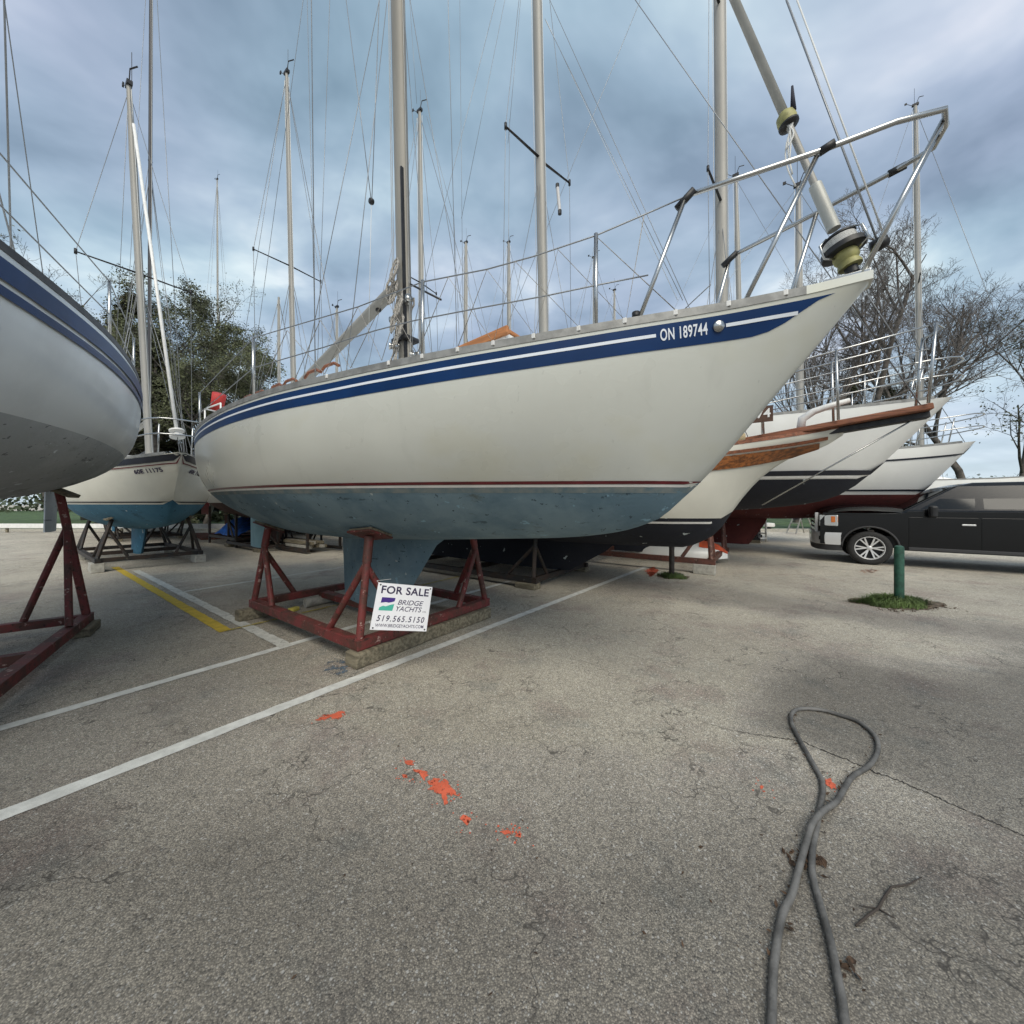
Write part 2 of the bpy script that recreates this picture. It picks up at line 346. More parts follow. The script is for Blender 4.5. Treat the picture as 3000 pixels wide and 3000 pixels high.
# ------------------------------------------------------------------ mesh helpers
COL = sc.collection
class MB:
    def __init__(s): s.v, s.f, s.m = [], [], []
    def add(s, vs, fs, mi=0):
        o = len(s.v); s.v += [tuple(p) for p in vs]; s.f += [tuple(i + o for i in f) for f in fs]; s.m += [mi] * len(fs); return s
    def box(s, c, size, R=None, mi=0):
        c = Vector(c); h = Vector(size) / 2; vs = []
        for z in (-1, 1):
            for y in (-1, 1):
                for x in (-1, 1):
                    p = Vector((x * h.x, y * h.y, z * h.z)); vs.append(c + (R @ p if R else p))
        return s.add(vs, [(0, 2, 3, 1), (4, 5, 7, 6), (0, 1, 5, 4), (2, 6, 7, 3), (1, 3, 7, 5), (0, 4, 6, 2)], mi)
    def beam(s, a, b, w, h, mi=0, up=Vector((0, 0, 1)), ext=0.):
        """rectangular bar from a to b"""
        a, b = Vector(a), Vector(b); d = (b - a); L = d.length; d /= L
        x = d.cross(up)
        if x.length < 1e-4: x = d.cross(Vector((1, 0, 0)))
        x.normalize(); z = x.cross(d).normalized()
        a2, b2 = a - d * ext, b + d * ext; vs = []
        for p in (a2, b2):
            for i, j in ((-1, -1), (1, -1), (1, 1), (-1, 1)): vs.append(p + x * (i * w / 2) + z * (j * h / 2))
        return s.add(vs, [(0, 1, 2, 3), (7, 6, 5, 4), (0, 4, 5, 1), (1, 5, 6, 2), (2, 6, 7, 3), (3, 7, 4, 0)], mi)
    def tube(s, pts, r, n=8, mi=0, cap=True, sy=1.0):
        pts = [Vector(p) for p in pts]; k = len(pts); rr = r if isinstance(r, (list, tuple)) else [r] * k
        vs, fs = [], []; ref = None
        for i, p in enumerate(pts):
            d = (pts[min(i + 1, k - 1)] - pts[max(i - 1, 0)])
            if d.length < 1e-9: d = Vector((0, 0, 1))
            d.normalize()
            if ref is None:
                ref = Vector((1, 0, 0)) if abs(d.x) < .9 else Vector((0, 1, 0))
            x = (ref - d * ref.dot(d)); x.normalize(); y = d.cross(x); ref = x
            for j in range(n):
                a = 2 * math.pi * j / n; vs.append(p + x * (math.cos(a) * rr[i]) + y * (math.sin(a) * rr[i] * sy))
        for i in range(k - 1):
            for j in range(n):
                a, b = i * n + j, i * n + (j + 1) % n; fs.append((a, b, b + n, a + n))
        if cap and n > 2: fs.append(tuple(range(n - 1, -1, -1))); fs.append(tuple((k - 1) * n + j for j in range(n)))
        return s.add(vs, fs, mi)
    def lathe(s, prof, c, axis, n=24, mi=0):
        """profile [(r, h)] turned about axis through c"""
        c = Vector(c); d = Vector(axis).normalized()
        x = Vector((1, 0, 0)) if abs(d.x) < .9 else Vector((0, 1, 0)); x = (x - d * x.dot(d)).normalized(); y = d.cross(x)
        vs, fs = [], []; k = len(prof)
        for r, h in prof:
            for j in range(n):
                a = 2 * math.pi * j / n; vs.append(c + d * h + x * (math.cos(a) * r) + y * (math.sin(a) * r))
        for i in range(k - 1):
            for j in range(n):
                a, b = i * n + j, i * n + (j + 1) % n; fs.append((a, b, b + n, a + n))
        return s.add(vs, fs, mi)
    def prism(s, poly, d, mi=0):
        """planar polygon (3-D points) pushed along d"""
        n = len(poly); d = Vector(d); vs = [Vector(p) for p in poly] + [Vector(p) + d for p in poly]
        fs = [tuple(range(n)), tuple(range(2 * n - 1, n - 1, -1))] + [(i, i + n, (i + 1) % n + n, (i + 1) % n) for i in range(n)]
        return s.add(vs, fs, mi)
    def grid(s, rows, mi=0, flip=False):
        o = len(s.v); n = len(rows[0])
        for r in rows: s.v += [tuple(p) for p in r]
        for i in range(len(rows) - 1):
            for j in range(n - 1):
                a = o + i * n + j; q = (a, a + 1, a + n + 1, a + n)
                s.f.append(q[::-1] if flip else q); s.m.append(mi)
        return s
    def build(s, name, mats, parent=None, smooth=False, bevel=0., merge=0., recalc=True, auto=None):
        me = bpy.data.meshes.new(name); me.from_pydata(s.v, [], s.f)
        if not isinstance(mats, (list, tuple)): mats = [mats]
        for m in mats: me.materials.append(m)
        me.polygons.foreach_set('material_index', s.m)
        if merge or recalc:
            bm = bmesh.new(); bm.from_mesh(me)
            if merge: bmesh.ops.remove_doubles(bm, verts=bm.verts, dist=merge); bmesh.ops.dissolve_degenerate(bm, edges=bm.edges, dist=1e-5)
            if recalc: bmesh.ops.recalc_face_normals(bm, faces=bm.faces)
            bm.to_mesh(me); bm.free()
        if smooth: me.polygons.foreach_set('use_smooth', [True] * len(me.polygons))
        if smooth and auto is not None: me.set_sharp_from_angle(angle=math.radians(auto))
        o = bpy.data.objects.new(name, me); COL.objects.link(o)
        if parent: o.parent = parent
        if bevel:
            md = o.modifiers.new('bevel', 'BEVEL'); md.width = bevel; md.segments = 2; md.limit_method = 'ANGLE'; md.angle_limit = math.radians(40)
        return o
def tag(o, label=None, cat=None, group=None, kind=None):
    if label: o['label'] = label
    if cat: o['category'] = cat
    if group: o['group'] = group
    if kind: o['kind'] = kind
    return o
def empty(name, loc, rz=0.):
    o = bpy.data.objects.new(name, None); o.location = loc; o.rotation_euler = (0, 0, rz); o.empty_display_size = .3
    COL.objects.link(o); return o
def local(p, org, ang=ROT):
    d = Vector(p) - Vector((org.x, org.y, 0)); c, s_ = math.cos(ang), math.sin(ang)
    return Vector((d.x * c + d.y * s_, -d.x * s_ + d.y * c, d.z))
def interp(tab, x):
    """monotone cubic through a sorted table"""
    n = len(tab)
    if x <= tab[0][0]: return tab[0][1]
    if x >= tab[-1][0]: return tab[-1][1]
    for i in range(n - 1):
        if x <= tab[i + 1][0]: break
    def sl(k): return (tab[k + 1][1] - tab[k][1]) / (tab[k + 1][0] - tab[k][0])
    def m(k):
        if k == 0: return sl(0)
        if k == n - 1: return sl(n - 2)
        a, b = sl(k - 1), sl(k)
        if a * b <= 0: return 0.
        return 2 * a * b / (a + b)
    h = tab[i + 1][0] - tab[i][0]; s = (x - tab[i][0]) / h
    m0, m1 = m(i) * h, m(i + 1) * h
    return (2*s**3-3*s**2+1)*tab[i][1] + (s**3-2*s**2+s)*m0 + (-2*s**3+3*s**2)*tab[i+1][1] + (s**3-s**2)*m1
def smooth(a, b, x):
    x = max(0., min(1., (x - a) / (b - a))); return x * x * (3 - 2 * x)
def text_geo(body, size=1., shear=0., weight=0., spacing=1.):
    cu = bpy.data.curves.new('lettering', 'FONT'); cu.body = body; cu.size = size; cu.shear = shear; cu.offset = weight; cu.space_character = spacing
    cu.resolution_u = 4
    ob = bpy.data.objects.new('lettering', cu); COL.objects.link(ob)
    bpy.context.view_layer.update()
    me = ob.evaluated_get(bpy.context.evaluated_depsgraph_get()).to_mesh()
    vs = [v.co.copy() for v in me.vertices]; fs = [tuple(p.vertices) for p in me.polygons]
    ob.to_mesh_clear(); bpy.data.objects.remove(ob); bpy.data.curves.remove(cu)
    x0 = min(v.x for v in vs); x1 = max(v.x for v in vs); y0 = min(v.y for v in vs); y1 = max(v.y for v in vs)
    return [(( v.x - x0) / (x1 - x0), (v.y - y0) / (y1 - y0)) for v in vs], fs, (x1 - x0) / (y1 - y0)

# ================================================================== the setting
from mathutils import noise as mnoise
CRACK = [(2060, 2128), (2137, 2139), (2230, 2155), (2345, 2172), (2400, 2195), (2480, 2225), (2560, 2262), (2625, 2285), (2800, 2362), (3000, 2450), (4500, 3100)]
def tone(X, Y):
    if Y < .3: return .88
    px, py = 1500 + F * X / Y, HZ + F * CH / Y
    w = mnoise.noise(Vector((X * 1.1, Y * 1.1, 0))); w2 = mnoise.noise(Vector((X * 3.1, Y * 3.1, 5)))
    v = (1.08 - .56 * smooth(1960, 2680, py)) * (1 - .12 * smooth(1300, 500, px)) + .05 * w + .03 * w2 + .34 * smooth(1760, 1610, py)  # light falloff painted in: darker near and left, paler far; plus random mottling
    cy = interp(CRACK, px)
    if px > 2060:                                              # newer, darker repair patch behind the long crack
        inside = smooth(0, 6, cy - py) * smooth(0, 260, px - 2120 - 170 * w - 90 * w2) * smooth(1860, 2030, py + 80 * w + 50 * w2)
        v *= 1 - .60 * inside
    if 1500 < px < 4000:                                       # darker band slanting across the right side
        cb = interp([(1500, 1700), (1870, 1722), (2200, 1762), (2625, 1818), (4000, 1990)], px)
        v *= 1 - .34 * smooth(42, 10, abs(py - cb + 14 * w + 8 * w2)) * smooth(1600, 1950, px)
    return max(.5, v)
def axis(a, b, fine, lo, hi):
    xs = [-420., -120., -50., -25.]
    x = a
    while x < b:
        xs.append(x); x += fine if lo <= x < hi else .5
    return xs + [25., 50., 120., 420.]
gx = axis(-14., 16., .11, -4.5, 7.5); gy = axis(-2., 22., .11, .5, 8.)
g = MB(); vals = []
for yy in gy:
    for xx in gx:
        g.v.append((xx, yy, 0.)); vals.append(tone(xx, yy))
nx = len(gx)
for i in range(len(gy) - 1):
    for j in range(nx - 1):
        a = i * nx + j; g.f.append((a, a + 1, a + nx + 1, a + nx)); g.m.append(0)
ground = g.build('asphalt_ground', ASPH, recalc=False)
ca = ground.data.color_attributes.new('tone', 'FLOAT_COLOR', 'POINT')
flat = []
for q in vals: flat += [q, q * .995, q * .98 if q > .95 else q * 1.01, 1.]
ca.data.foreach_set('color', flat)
tag(ground, 'weathered grey asphalt yard surface', kind='structure')

def stripe(a, b, w, m, name, label, z=.004, seed=0):
    a, b = Vector(a), Vector(b); d = (b - a); L = d.length; d /= L; n = Vector((-d.y, d.x, 0))
    rnd = random.Random(seed); k = max(2, int(L / .09)); rows = []
    for i in range(k + 1):
        p = a + d * (L * i / k); j0 = rnd.uniform(-.005, .005); j1 = rnd.uniform(-.005, .005)
        c_ = Vector((p.x, p.y, z)); rows.append([c_ + n * (w / 2 + j0), c_ + n * (w * .38), c_ - n * (w * .38), c_ - n * (w / 2 + j1)])
    o = MB().grid(rows).build(name, m, recalc=False); edge_attr(o, [0., 1., 1., 0.] * len(rows))
    return tag(o, label, kind='structure')
def ext(a, b, da, db=0.):
    d = (b - a).normalized(); return a - d * da, b + d * db
a, b = ext(G(375, 2247), G(1893, 1661), 2.6); stripe(a, b, .10, PWHITE, 'painted_line', 'long white bay line passing under the red cradle', seed=1)
a, b = ext(G(375, 2027), G(1465, 1711), 2.6, .3); stripe(a, b, .09, PWHITE, 'painted_line', 'white bay line crossing under the keel', seed=2)
a, b = ext(G(537, 1734), G(1003, 1662), .0, 4.); stripe(a, b, .08, PWHITE2, 'painted_line', 'faded white bay line behind the red cradle', seed=3)
a, b = ext(G(398, 1672), G(838, 1894), .0); stripe(a, b, .115, PWHITE2, 'painted_line', 'rough white line beside the yellow line', z=.008, seed=4)
a, b = ext(G(375, 1684), G(662, 1850), 1.5); stripe(a, b, .115, PYEL, 'painted_line', 'broad yellow line at the left edge', z=.006, seed=5)
a, b = ext(G(664, 1850), G(1345, 1690), .0); stripe(a, b, .05, PYEL2, 'painted_line', 'thin faded yellow line running under the cradle', z=.012, seed=6)

def px_mark(polys, sc_, org, m, name, label, z=.004, seed=0, amp=.012):
    rnd = random.Random(seed); mb = MB(); ev = []
    for poly in polys:
        pts = [G(org[0] + x / sc_, org[1] + y / sc_, z) for x, y in poly]
        ring = []
        for i, p in enumerate(pts):
            q = pts[(i + 1) % len(pts)]; k = max(1, int((q - p).length / .02))
            for s in range(k):
                r = p.lerp(q, s / k); ring.append(Vector((r.x + rnd.uniform(-amp, amp), r.y + rnd.uniform(-amp, amp), z)))
        c = sum(ring, Vector()) / len(ring); n = len(ring)
        inner = [p.lerp(c, .28) for p in ring]; mb.add(ring + inner + [c], [(i, (i + 1) % n, n + (i + 1) % n, n + i) for i in range(n)] + [(n + i, n + (i + 1) % n, 2 * n) for i in range(n)]); ev += [0.] * n + [1.] * n + [1.]
    if m is PORA:
        allp = [Vector(q) for q in mb.v]
        for _ in range(14 * len(polys)):
            c = rnd.choice(allp) + Vector((rnd.gauss(0, .03), rnd.gauss(0, .03), 0)); r_ = rnd.uniform(.0015, .006)
            mb.add([c + Vector((math.cos(k * 1.047) * r_ * rnd.uniform(.6, 1.3), math.sin(k * 1.047) * r_, 0)) for k in range(6)], [tuple(range(6))]); ev += [.8] * 6
    o = mb.build(name, m, recalc=False); edge_attr(o, ev); return tag(o, label, kind='structure')
o1 = (370, 2000)
px_mark([[(945, 190), (985, 160), (1020, 155), (1040, 150), (1095, 140), (1102, 152), (1075, 180), (1050, 182), (1030, 170), (985, 185)]], 1.71, o1, PORA, 'paint_mark', 'orange spray mark just in front of the long white line', seed=1)
px_mark([[(1385, 408), (1400, 385), (1430, 390), (1438, 412), (1410, 414)], [(1435, 428), (1470, 440), (1500, 445), (1517, 462), (1505, 487), (1480, 472)],
         [(1512, 490), (1560, 476), (1600, 490), (1640, 540), (1677, 560), (1665, 574), (1620, 560), (1600, 566), (1617, 602), (1590, 608), (1568, 560), (1528, 545)],
         [(1375, 460), (1400, 457), (1407, 470), (1385, 473)]], 1.71, o1, PORA, 'paint_mark', 'largest orange spray splash on the open asphalt', seed=2, amp=.009)
px_mark([[(1673, 682), (1690, 660), (1720, 668), (1737, 690), (1712, 712), (1685, 702)]], 1.71, o1, PORA, 'paint_mark', 'small orange blot next to the largest splash', seed=3, amp=.008)
px_mark([[(1880, 738), (1915, 728), (1935, 745), (1925, 765), (1890, 757)], [(1945, 765), (1962, 748), (1985, 760), (1970, 782)]], 1.71, o1, PORA, 'paint_mark', 'faint orange specks in the middle of the asphalt', seed=4, amp=.008)
px_mark([[(1570, 490), (1600, 482), (1620, 512), (1597, 530), (1572, 510)]], 1.71, (1500, 2000), PORA, 'paint_mark', 'orange dab inside the hose loop', seed=5, amp=.008)
px_mark([[(1240, 520), (1258, 514), (1268, 530), (1250, 538)]], 1.71, (1500, 2000), PORA, 'paint_mark', 'tiny orange speck left of the hose', seed=6, amp=.008)
px_mark([[(955, 1935), (1000, 1925), (1035, 1945), (1020, 1975), (975, 1985), (945, 1965)]], 1., (0, 0), PBLU, 'paint_mark', 'blue paint smudge near the cradle corner', seed=7, amp=.02)
px_mark([[(1890, 1672), (1915, 1660), (1930, 1672), (1905, 1690)]], 1., (0, 0), PORA, 'paint_mark', 'orange mark at the far end of the long white line', seed=8, amp=.03)
px_mark([[(2500, 1672), (2560, 1664), (2585, 1672), (2540, 1682)]], 1., (0, 0), worn_paint('faded_orange_paint', (.45, .24, .17), wear=.5, scale=9), 'paint_mark', 'faded orange patch in front of the truck wheel', seed=9, amp=.04)

# long crack along the edge of the repair patch
rnd = random.Random(3); pts = []
for i in range(140):
    px = 2075 + (3100 - 2075) * i / 139
    p = G(px, interp(CRACK, px) + rnd.uniform(-2.5, 2.5)); pts.append(p)
rows = []
for i, p in enumerate(pts):
    d = (pts[min(i + 1, 139)] - pts[max(i - 1, 0)]).normalized(); n = Vector((-d.y, d.x, 0)); w = .0035 * rnd.uniform(.4, 1.5) * min(1., i / 30)
    rows.append([Vector((p.x, p.y, .003)) + n * w, Vector((p.x, p.y, .003)) - n * w])
tag(MB().grid(rows).build('pavement_crack', mat('crack_dirt', (.03, .027, .024), .95)), 'long dark crack in the asphalt under the hose loop', kind='structure')

# far grass verge, kerb
GRASSM = mat('verge_grass', (.055, .095, .028), .9, var=.4, vs=1.5, bump=.8, bs=30)
def ribbon(a, b, w, z, m, name, label, h=0.):
    a, b = Vector(a), Vector(b); d = (b - a).normalized(); n = Vector((-d.y, d.x, 0)) * w
    mb = MB(); mb.prism([a, b, b + n, a + n], (0, 0, h) if h else (0, 0, .001)); 
    for i, p in enumerate(mb.v): mb.v[i] = (p[0], p[1], p[2] + z)
    return tag(mb.build(name, m), label, kind='structure')
ribbon(Vector((-90, 19.5, 0)), Vector((110, 19.5, 0)), 60, .05, GRASSM, 'grass_verge', 'mown grass verge beyond the boat yard', h=.06)
ribbon(Vector((-90, 19.2, 0)), Vector((110, 19.2, 0)), .28, .0, CONC, 'kerb', 'pale concrete kerb along the grass verge', h=.13)

# ================================================================== boats
class Hull:
    """half-breadth / sheer / bottom profile tables in boat axes (t forward, v to port, z up)"""
    def __init__(s, t0, t1, hb, zs, zk, zp, full=1.0):
        s.t0, s.t1, s.hb, s.zs, s.zk0, s.zp, s.full = t0, t1, hb, zs, zk, zp, full
    def zk(s, t): return min(s.zk0(t), s.zs(t) - .001)
    def g(s, t, q):
        f = (t - s.t0) / (s.t1 - s.t0); w = smooth(.52, 1.0, f)
        a = 3.1 * (1 - w) + 1.25 * w; b = .50 * (1 - w) + .82 * w
        return (1 - (1 - q) ** a) ** b
    def y(s, t, z):
        zk, zs = s.zk(t), s.zs(t); q = max(0., min(1., (z - zk) / max(1e-6, zs - zk)))
        return s.hb(t) * s.g(t, q)
    def pt(s, t, z, side, eps=0.):
        z = max(s.zk(t), min(s.zs(t), z)); p = Vector((t, side * s.y(t, z), z))
        if eps:
            e = .02
            dt = Vector((2 * e, side * (s.y(t + e, z) - s.y(t - e, z)), 0)); dz = Vector((0, side * (s.y(t, z + e) - s.y(t, z - e)), 2 * e))
            n = dt.cross(dz)
            if n.length > 1e-9:
                n.normalize()
                if n.y * side < 0: n = -n
                p = p + n * eps
        return p
    def stations(s, n):
        out = []
        for i in range(n):
            f = i / (n - 1); f = 1 - (1 - f) ** 1.55; out.append(s.t0 + (s.t1 - s.t0) * f)
        return out
    def shell(s, name, mats, parent, n=56, ntop=12, nbot=12):
        mb = MB(); T = s.stations(n)
        for side in (-1, 1):
            top, bot = [], []
            for t in T:
                zs, zk = s.zs(t), s.zk(t); zp = max(zk, min(zs, s.zp(t)))
                top.append([s.pt(t, zs + (zp - zs) * j / ntop, side) for j in range(ntop + 1)])
                bot.append([s.pt(t, zk + (zp - zk) * (1 - j / nbot) ** 1.6, side) for j in range(nbot + 1)])
            mb.grid(top, 0); mb.grid(bot, 1)
        t = T[0]; zs, zk = s.zs(t), s.zk(t); zp = max(zk, min(zs, s.zp(t)))                     # transom
        zz = [(zs + (zp - zs) * j / ntop, 0) for j in range(ntop)] + [(zk + (zp - zk) * (1 - j / nbot) ** 1.6, 1) for j in range(nbot + 1)]
        for (z0, m0), (z1, _) in zip(zz[:-1], zz[1:]):
            mb.add([s.pt(t, z0, -1), s.pt(t, z0, 1), s.pt(t, z1, 1), s.pt(t, z1, -1)], [(0, 1, 2, 3)], m0)
        return mb.build(name, mats, parent, smooth=True, merge=.0015, auto=50)
    def strip(s, name, m, parent, ta, tb, ztop, zbot, eps=.003, side=-1, n=50, rows=3):
        R = []
        for i in range(n + 1):
            t = ta + (tb - ta) * i / n; a, b = ztop(t), zbot(t)
            R.append([s.pt(t, a + (b - a) * j / rows, side, eps) for j in range(rows + 1)])
        return MB().grid(R).build(name, m, parent, smooth=True)
    def deck(s, name, m, parent, n=40, camber=.06, drop=.004):
        R = []
        for t in s.stations(n):
            z = s.zs(t) - drop; h = s.hb(t); R.append([Vector((t, h * k / 5, z + camber * (1 - (k / 5) ** 2) * min(1, h))) for k in range(-5, 6)])
        return MB().grid(R).build(name, m, parent, smooth=True)
    def rail(s, name, m, parent, ta, tb, w=.03, h=.05, side=-1, n=60, inset=.0):
        R = []
        for i in range(n + 1):
            t = ta + (tb - ta) * i / n; y = s.hb(t) - inset; z = s.zs(t) - .006; yi = max(0., y - w)
            R.append([Vector((t, side * (y + .004), z)), Vector((t, side * (y + .002), z + h)), Vector((t, side * yi, z + h)), Vector((t, side * yi, z)), Vector((t, side * (y + .004), z))])
        mb = MB().grid(R); k = len(R) - 1
        o = len(mb.v); mb.add(R[0][:4], [(0, 1, 2, 3)]); mb.add(R[k][:4], [(0, 1, 2, 3)])
        return mb.build(name, m, parent, merge=.0005)

def foil_part(name, m, parent, prof, thick, n=7):
    """keel / rudder blade: prof = list of (z, t_front, t_back) from top to tip"""
    R = []
    for z, tf, tb in prof:
        row = []
        for i in range(2 * n):
            f = i / n if i <= n else 2 - i / n; sd = 1 if i < n else -1
            y = thick * 2.4 * (math.sqrt(max(f, 0)) * (1 - f)) * sd
            row.append(Vector((tf + (tb - tf) * f, y, z)))
        row.append(row[0].copy()); R.append(row)
    mb = MB().grid(R); mb.add(R[-1][:-1], [tuple(range(2 * n))])
    return mb.build(name, m, parent, smooth=True, merge=.0005, auto=50)

def mast_part(root, t, z0, z1, rake, wx, wy, m, name='mast', lean=0.):
    R = []; k = 10
    for i in range(k + 1):
        f = i / k; z = z0 + (z1 - z0) * f; s = 1 - .35 * smooth(.75, 1., f); row = []
        for j in range(17):
            a = 2 * math.pi * j / 16; row.append(Vector((t - rake * f + math.cos(a) * wx / 2 * s, lean * f + math.sin(a) * wy / 2 * s, z)))
        R.append(row)
    mb = MB().grid(R); mb.add(R[-1][:-1], [tuple(range(16))])
    return mb.build(name, m, root, smooth=True, merge=.0005, auto=40)
def wire(root, a, b, r=.004, m=None, name='stay', n=5, sag=0.):
    pts = [Vector(a), Vector(b)]
    if sag:
        pts = []
        for i in range(9):
            f = i / 8; p = Vector(a).lerp(Vector(b), f); p.z -= sag * 4 * f * (1 - f); pts.append(p)
    return MB().tube(pts, r, n).build(name, m or WIRE, root, smooth=True, recalc=False)

def rig(root, t, z0, z1, hull, rake=.25, wx=.17, wy=.12, spreaders=(.5,), span=.8, m=None, r=.005, fore=None, aft=None, chain=.66, boom=None, headgear=True, lowers=True, inner=None, extra=True, lean=0., twist=0.):
    m = m or ALU
    mast = mast_part(root, t, z0, z1, rake, wx, wy, m, lean=lean)
    top = Vector((t - rake, lean, z1 - .12))
    def at(f): return Vector((t - rake * f, lean * f, z0 + (z1 - z0) * f))
    hbm = hull.hb(t) * chain; zc = hull.zs(t)
    tips = {}
    for sd in (-1, 1):
        low = None
        for f in spreaders:
            p = at(f); tip = Vector((p.x - (0. if twist else .12) + sd * twist, p.y + sd * span * (1 - .35 * (f > .6)), p.z + .04))
            mb = MB().tube([p + Vector((0, sd * wy * .4, 0)), tip], [.03, .022], 8, sy=.55); mb.build('spreader', DARKM, mast, smooth=True)
            MB().tube([tip - Vector((0, 0, .05)), tip + Vector((0, 0, .06))], .028, 6).build('spreader_tip', BLK, mast, smooth=True)
            tips[(sd, f)] = tip
        cp = Vector((t - .1, sd * hbm, zc)); pts = [cp] + [tips[(sd, f)] for f in spreaders] + [top]
        MB().tube(pts, r, 5).build('shroud', WIRE, root, smooth=True, recalc=False)
        if lowers:
            p = at(spreaders[0] - .02)
            wire(root, Vector((t - .55, sd * hbm, zc)), p, r, name='lower_shroud')
            if extra: wire(root, Vector((t + .45, sd * hbm * .96, zc)), p, r, name='lower_shroud')
    if fore: wire(root, fore, top, r * 1.2, name='forestay')
    if inner: wire(root, inner, at(.8), r, name='inner_stay')
    if aft: wire(root, aft, top - Vector((.05, 0, -.05)), r, name='backstay')
    if extra:
        wire(root, at(.02) + Vector((wx * .55, .03, 0)), at(.985) + Vector((wx * .5, .02, 0)), r * .9, WIREP, name='halyard')
        wire(root, at(.02) + Vector((-wx * .6, -.04, 0)), at(.985) + Vector((-wx * .55, -.02, 0)), r * .9, WIREP, name='halyard')
    if headgear:
        mb = MB().tube([top + Vector((0, 0, .1)), top + Vector((.12, .0, .42))], .012, 5); mb.tube([top + Vector((.12, 0, .42)), top + Vector((.28, .1, .46))], .016, 5)
        mb.tube([top + Vector((-.05, 0, .1)), top + Vector((-.3, -.05, .3))], .01, 5); mb.box(top + Vector((-.32, -.05, .31)), (.08, .03, .08))
        mb.box(top + Vector((0, 0, .14)), (.22, .1, .09))
        mb.tube([top + Vector((-.02, .05, .1)), top + Vector((-.02, .05, .95))], .006, 4)
        mb.build('masthead_instrument', DARKM, mast, smooth=False)
    if boom:
        bt, bz0, bz1, br = boom
        MB().tube([Vector((t - wx * .6, 0, bz0)), Vector((bt, 0, bz1))], br, 10, sy=.8).build('boom', m, root, smooth=True, auto=40)
    return mast

BASE_ZS = [(-1., .22), (-.66, .185), (-.3, .15), (0., .12), (.25, .105), (.5, .125), (.7, .17), (.85, .235), (1., .33)]
def generic_hull(L, beam, zwl, fb, depth, full=1.):
    """a plain yacht hull: L length, fb least freeboard, depth canoe-body draught"""
    h = L / 2
    def hb(t):
        f = t / h
        if f < .07: return beam / 2 * (1 - ((f - .07) / 1.42) ** 2)
        return beam / 2 * max(0., 1 - ((f - .07) / .945) ** 2.05)
    def zs(t): return zwl + fb * (.885 + interp(BASE_ZS, t / h))
    top = zs(h)
    KT = [(-1., zwl + .02), (-.85, zwl - .28 * depth), (-.6, zwl - .65 * depth), (-.2, zwl - .97 * depth), (.2, zwl - depth), (.5, zwl - .88 * depth), (.68, zwl - .7 * depth),
          (.76, zwl - .45 * depth), (.82, zwl), (.90, zwl + .42 * (top - zwl)), (.96, zwl + .76 * (top - zwl)), (1., top)]
    return Hull(-h, h * .998, hb, zs, lambda t: interp(KT, t / h), lambda t: zwl - .03)

def lifelines(root, hull, ta, tb, n, h=.58, r=.005, post=.012, top_only=False):
    for sd in (-1, 1):
        pts = []
        for i in range(n):
            t = ta + (tb - ta) * i / (n - 1); y = sd * (hull.hb(t) - .06); z = hull.zs(t)
            MB().tube([Vector((t, y, z)), Vector((t, y, z + h))], post, 6).build('stanchion', STEEL, root, smooth=True, recalc=False)
            pts.append((t, y, z))
        MB().tube([Vector((a, b, c + h - .01)) for a, b, c in pts], r, 5).build('lifeline', WIRE, root, smooth=True, recalc=False)
        if not top_only: MB().tube([Vector((a, b, c + h * .5)) for a, b, c in pts], r, 5).build('lifeline', WIRE, root, smooth=True, recalc=False)
def pulpit(root, hull, h=.6, back=1.1, r=.014):
    tb = hull.t1; z = hull.zs(tb)
    for frac, nm in ((1., 'pulpit_rail'), (.52, 'pulpit_rail')):
        pts = []
        for i in range(13):
            a = math.pi * (i / 12 - .5); f = math.sin(a)
            t = tb + .12 - back * (1 - math.cos(a)) ** 1.2; y = f * (hull.hb(max(hull.t0, tb - back)) - .05)
            pts.append(Vector((t, y, hull.zs(min(t, tb)) + h * frac)))
        MB().tube(pts, r, 7).build(nm, STEEL, root, smooth=True)
    for t in (tb - back + .1, tb - back * .35):
        for sd in (-1, 1):
            y = sd * max(.05, hull.hb(t) - .05); MB().tube([Vector((t - .1, y, hull.zs(t))), Vector((t, y, hull.zs(t) + h))], r, 7).build('pulpit_leg', STEEL, root, smooth=True)

def coachroof(root, hull, ta, tb, w, h, m=None, wins=3, nose=.7, wins_m=None):
    R = []; k = 14
    for i in range(k + 1):
        t = ta + (tb - ta) * i / k; f = i / k
        hh = h * (1 - smooth(.62, 1.0, f) * .93); ww = min(w * (1 - .45 * f ** 2), hull.hb(t) - .2); z = hull.zs(t) + .02
        R.append([Vector((t, -ww, z)), Vector((t, -ww * .93, z + hh * .75)), Vector((t, -ww * .8, z + hh * .95)), Vector((t, 0, z + hh * 1.08)),
                  Vector((t, ww * .8, z + hh * .95)), Vector((t, ww * .93, z + hh * .75)), Vector((t, ww, z))])
    mb = MB().grid(R); mb.add(R[0], [tuple(range(7))]); o = mb.build('coachroof', m or GELW, root, smooth=True, auto=35)
    for i in range(wins):
        f0 = .06 + i * .19; t0, t1 = ta + (tb - ta) * f0, ta + (tb - ta) * (f0 + .14)
        for sd in (-1, 1):
            q = []
            for t in (t0, t1):
                f = (t - ta) / (tb - ta); hh = h * (1 - smooth(.62, 1., f) * .93); ww = min(w * (1 - .45 * f ** 2), hull.hb(t) - .2); z = hull.zs(t) + .02
                q.append((t, ww, z, hh))
            pl = []
            for (t, ww, z, hh), fr in ((q[0], .25), (q[1], .25), (q[1], .62), (q[0], .62)):
                pl.append(Vector((t, sd * (ww * (1 - .07 * fr / .75) + .006), z + hh * fr)))
            MB().prism(pl, (0, sd * .006, 0)).build('window', GLASS, o)
    return o

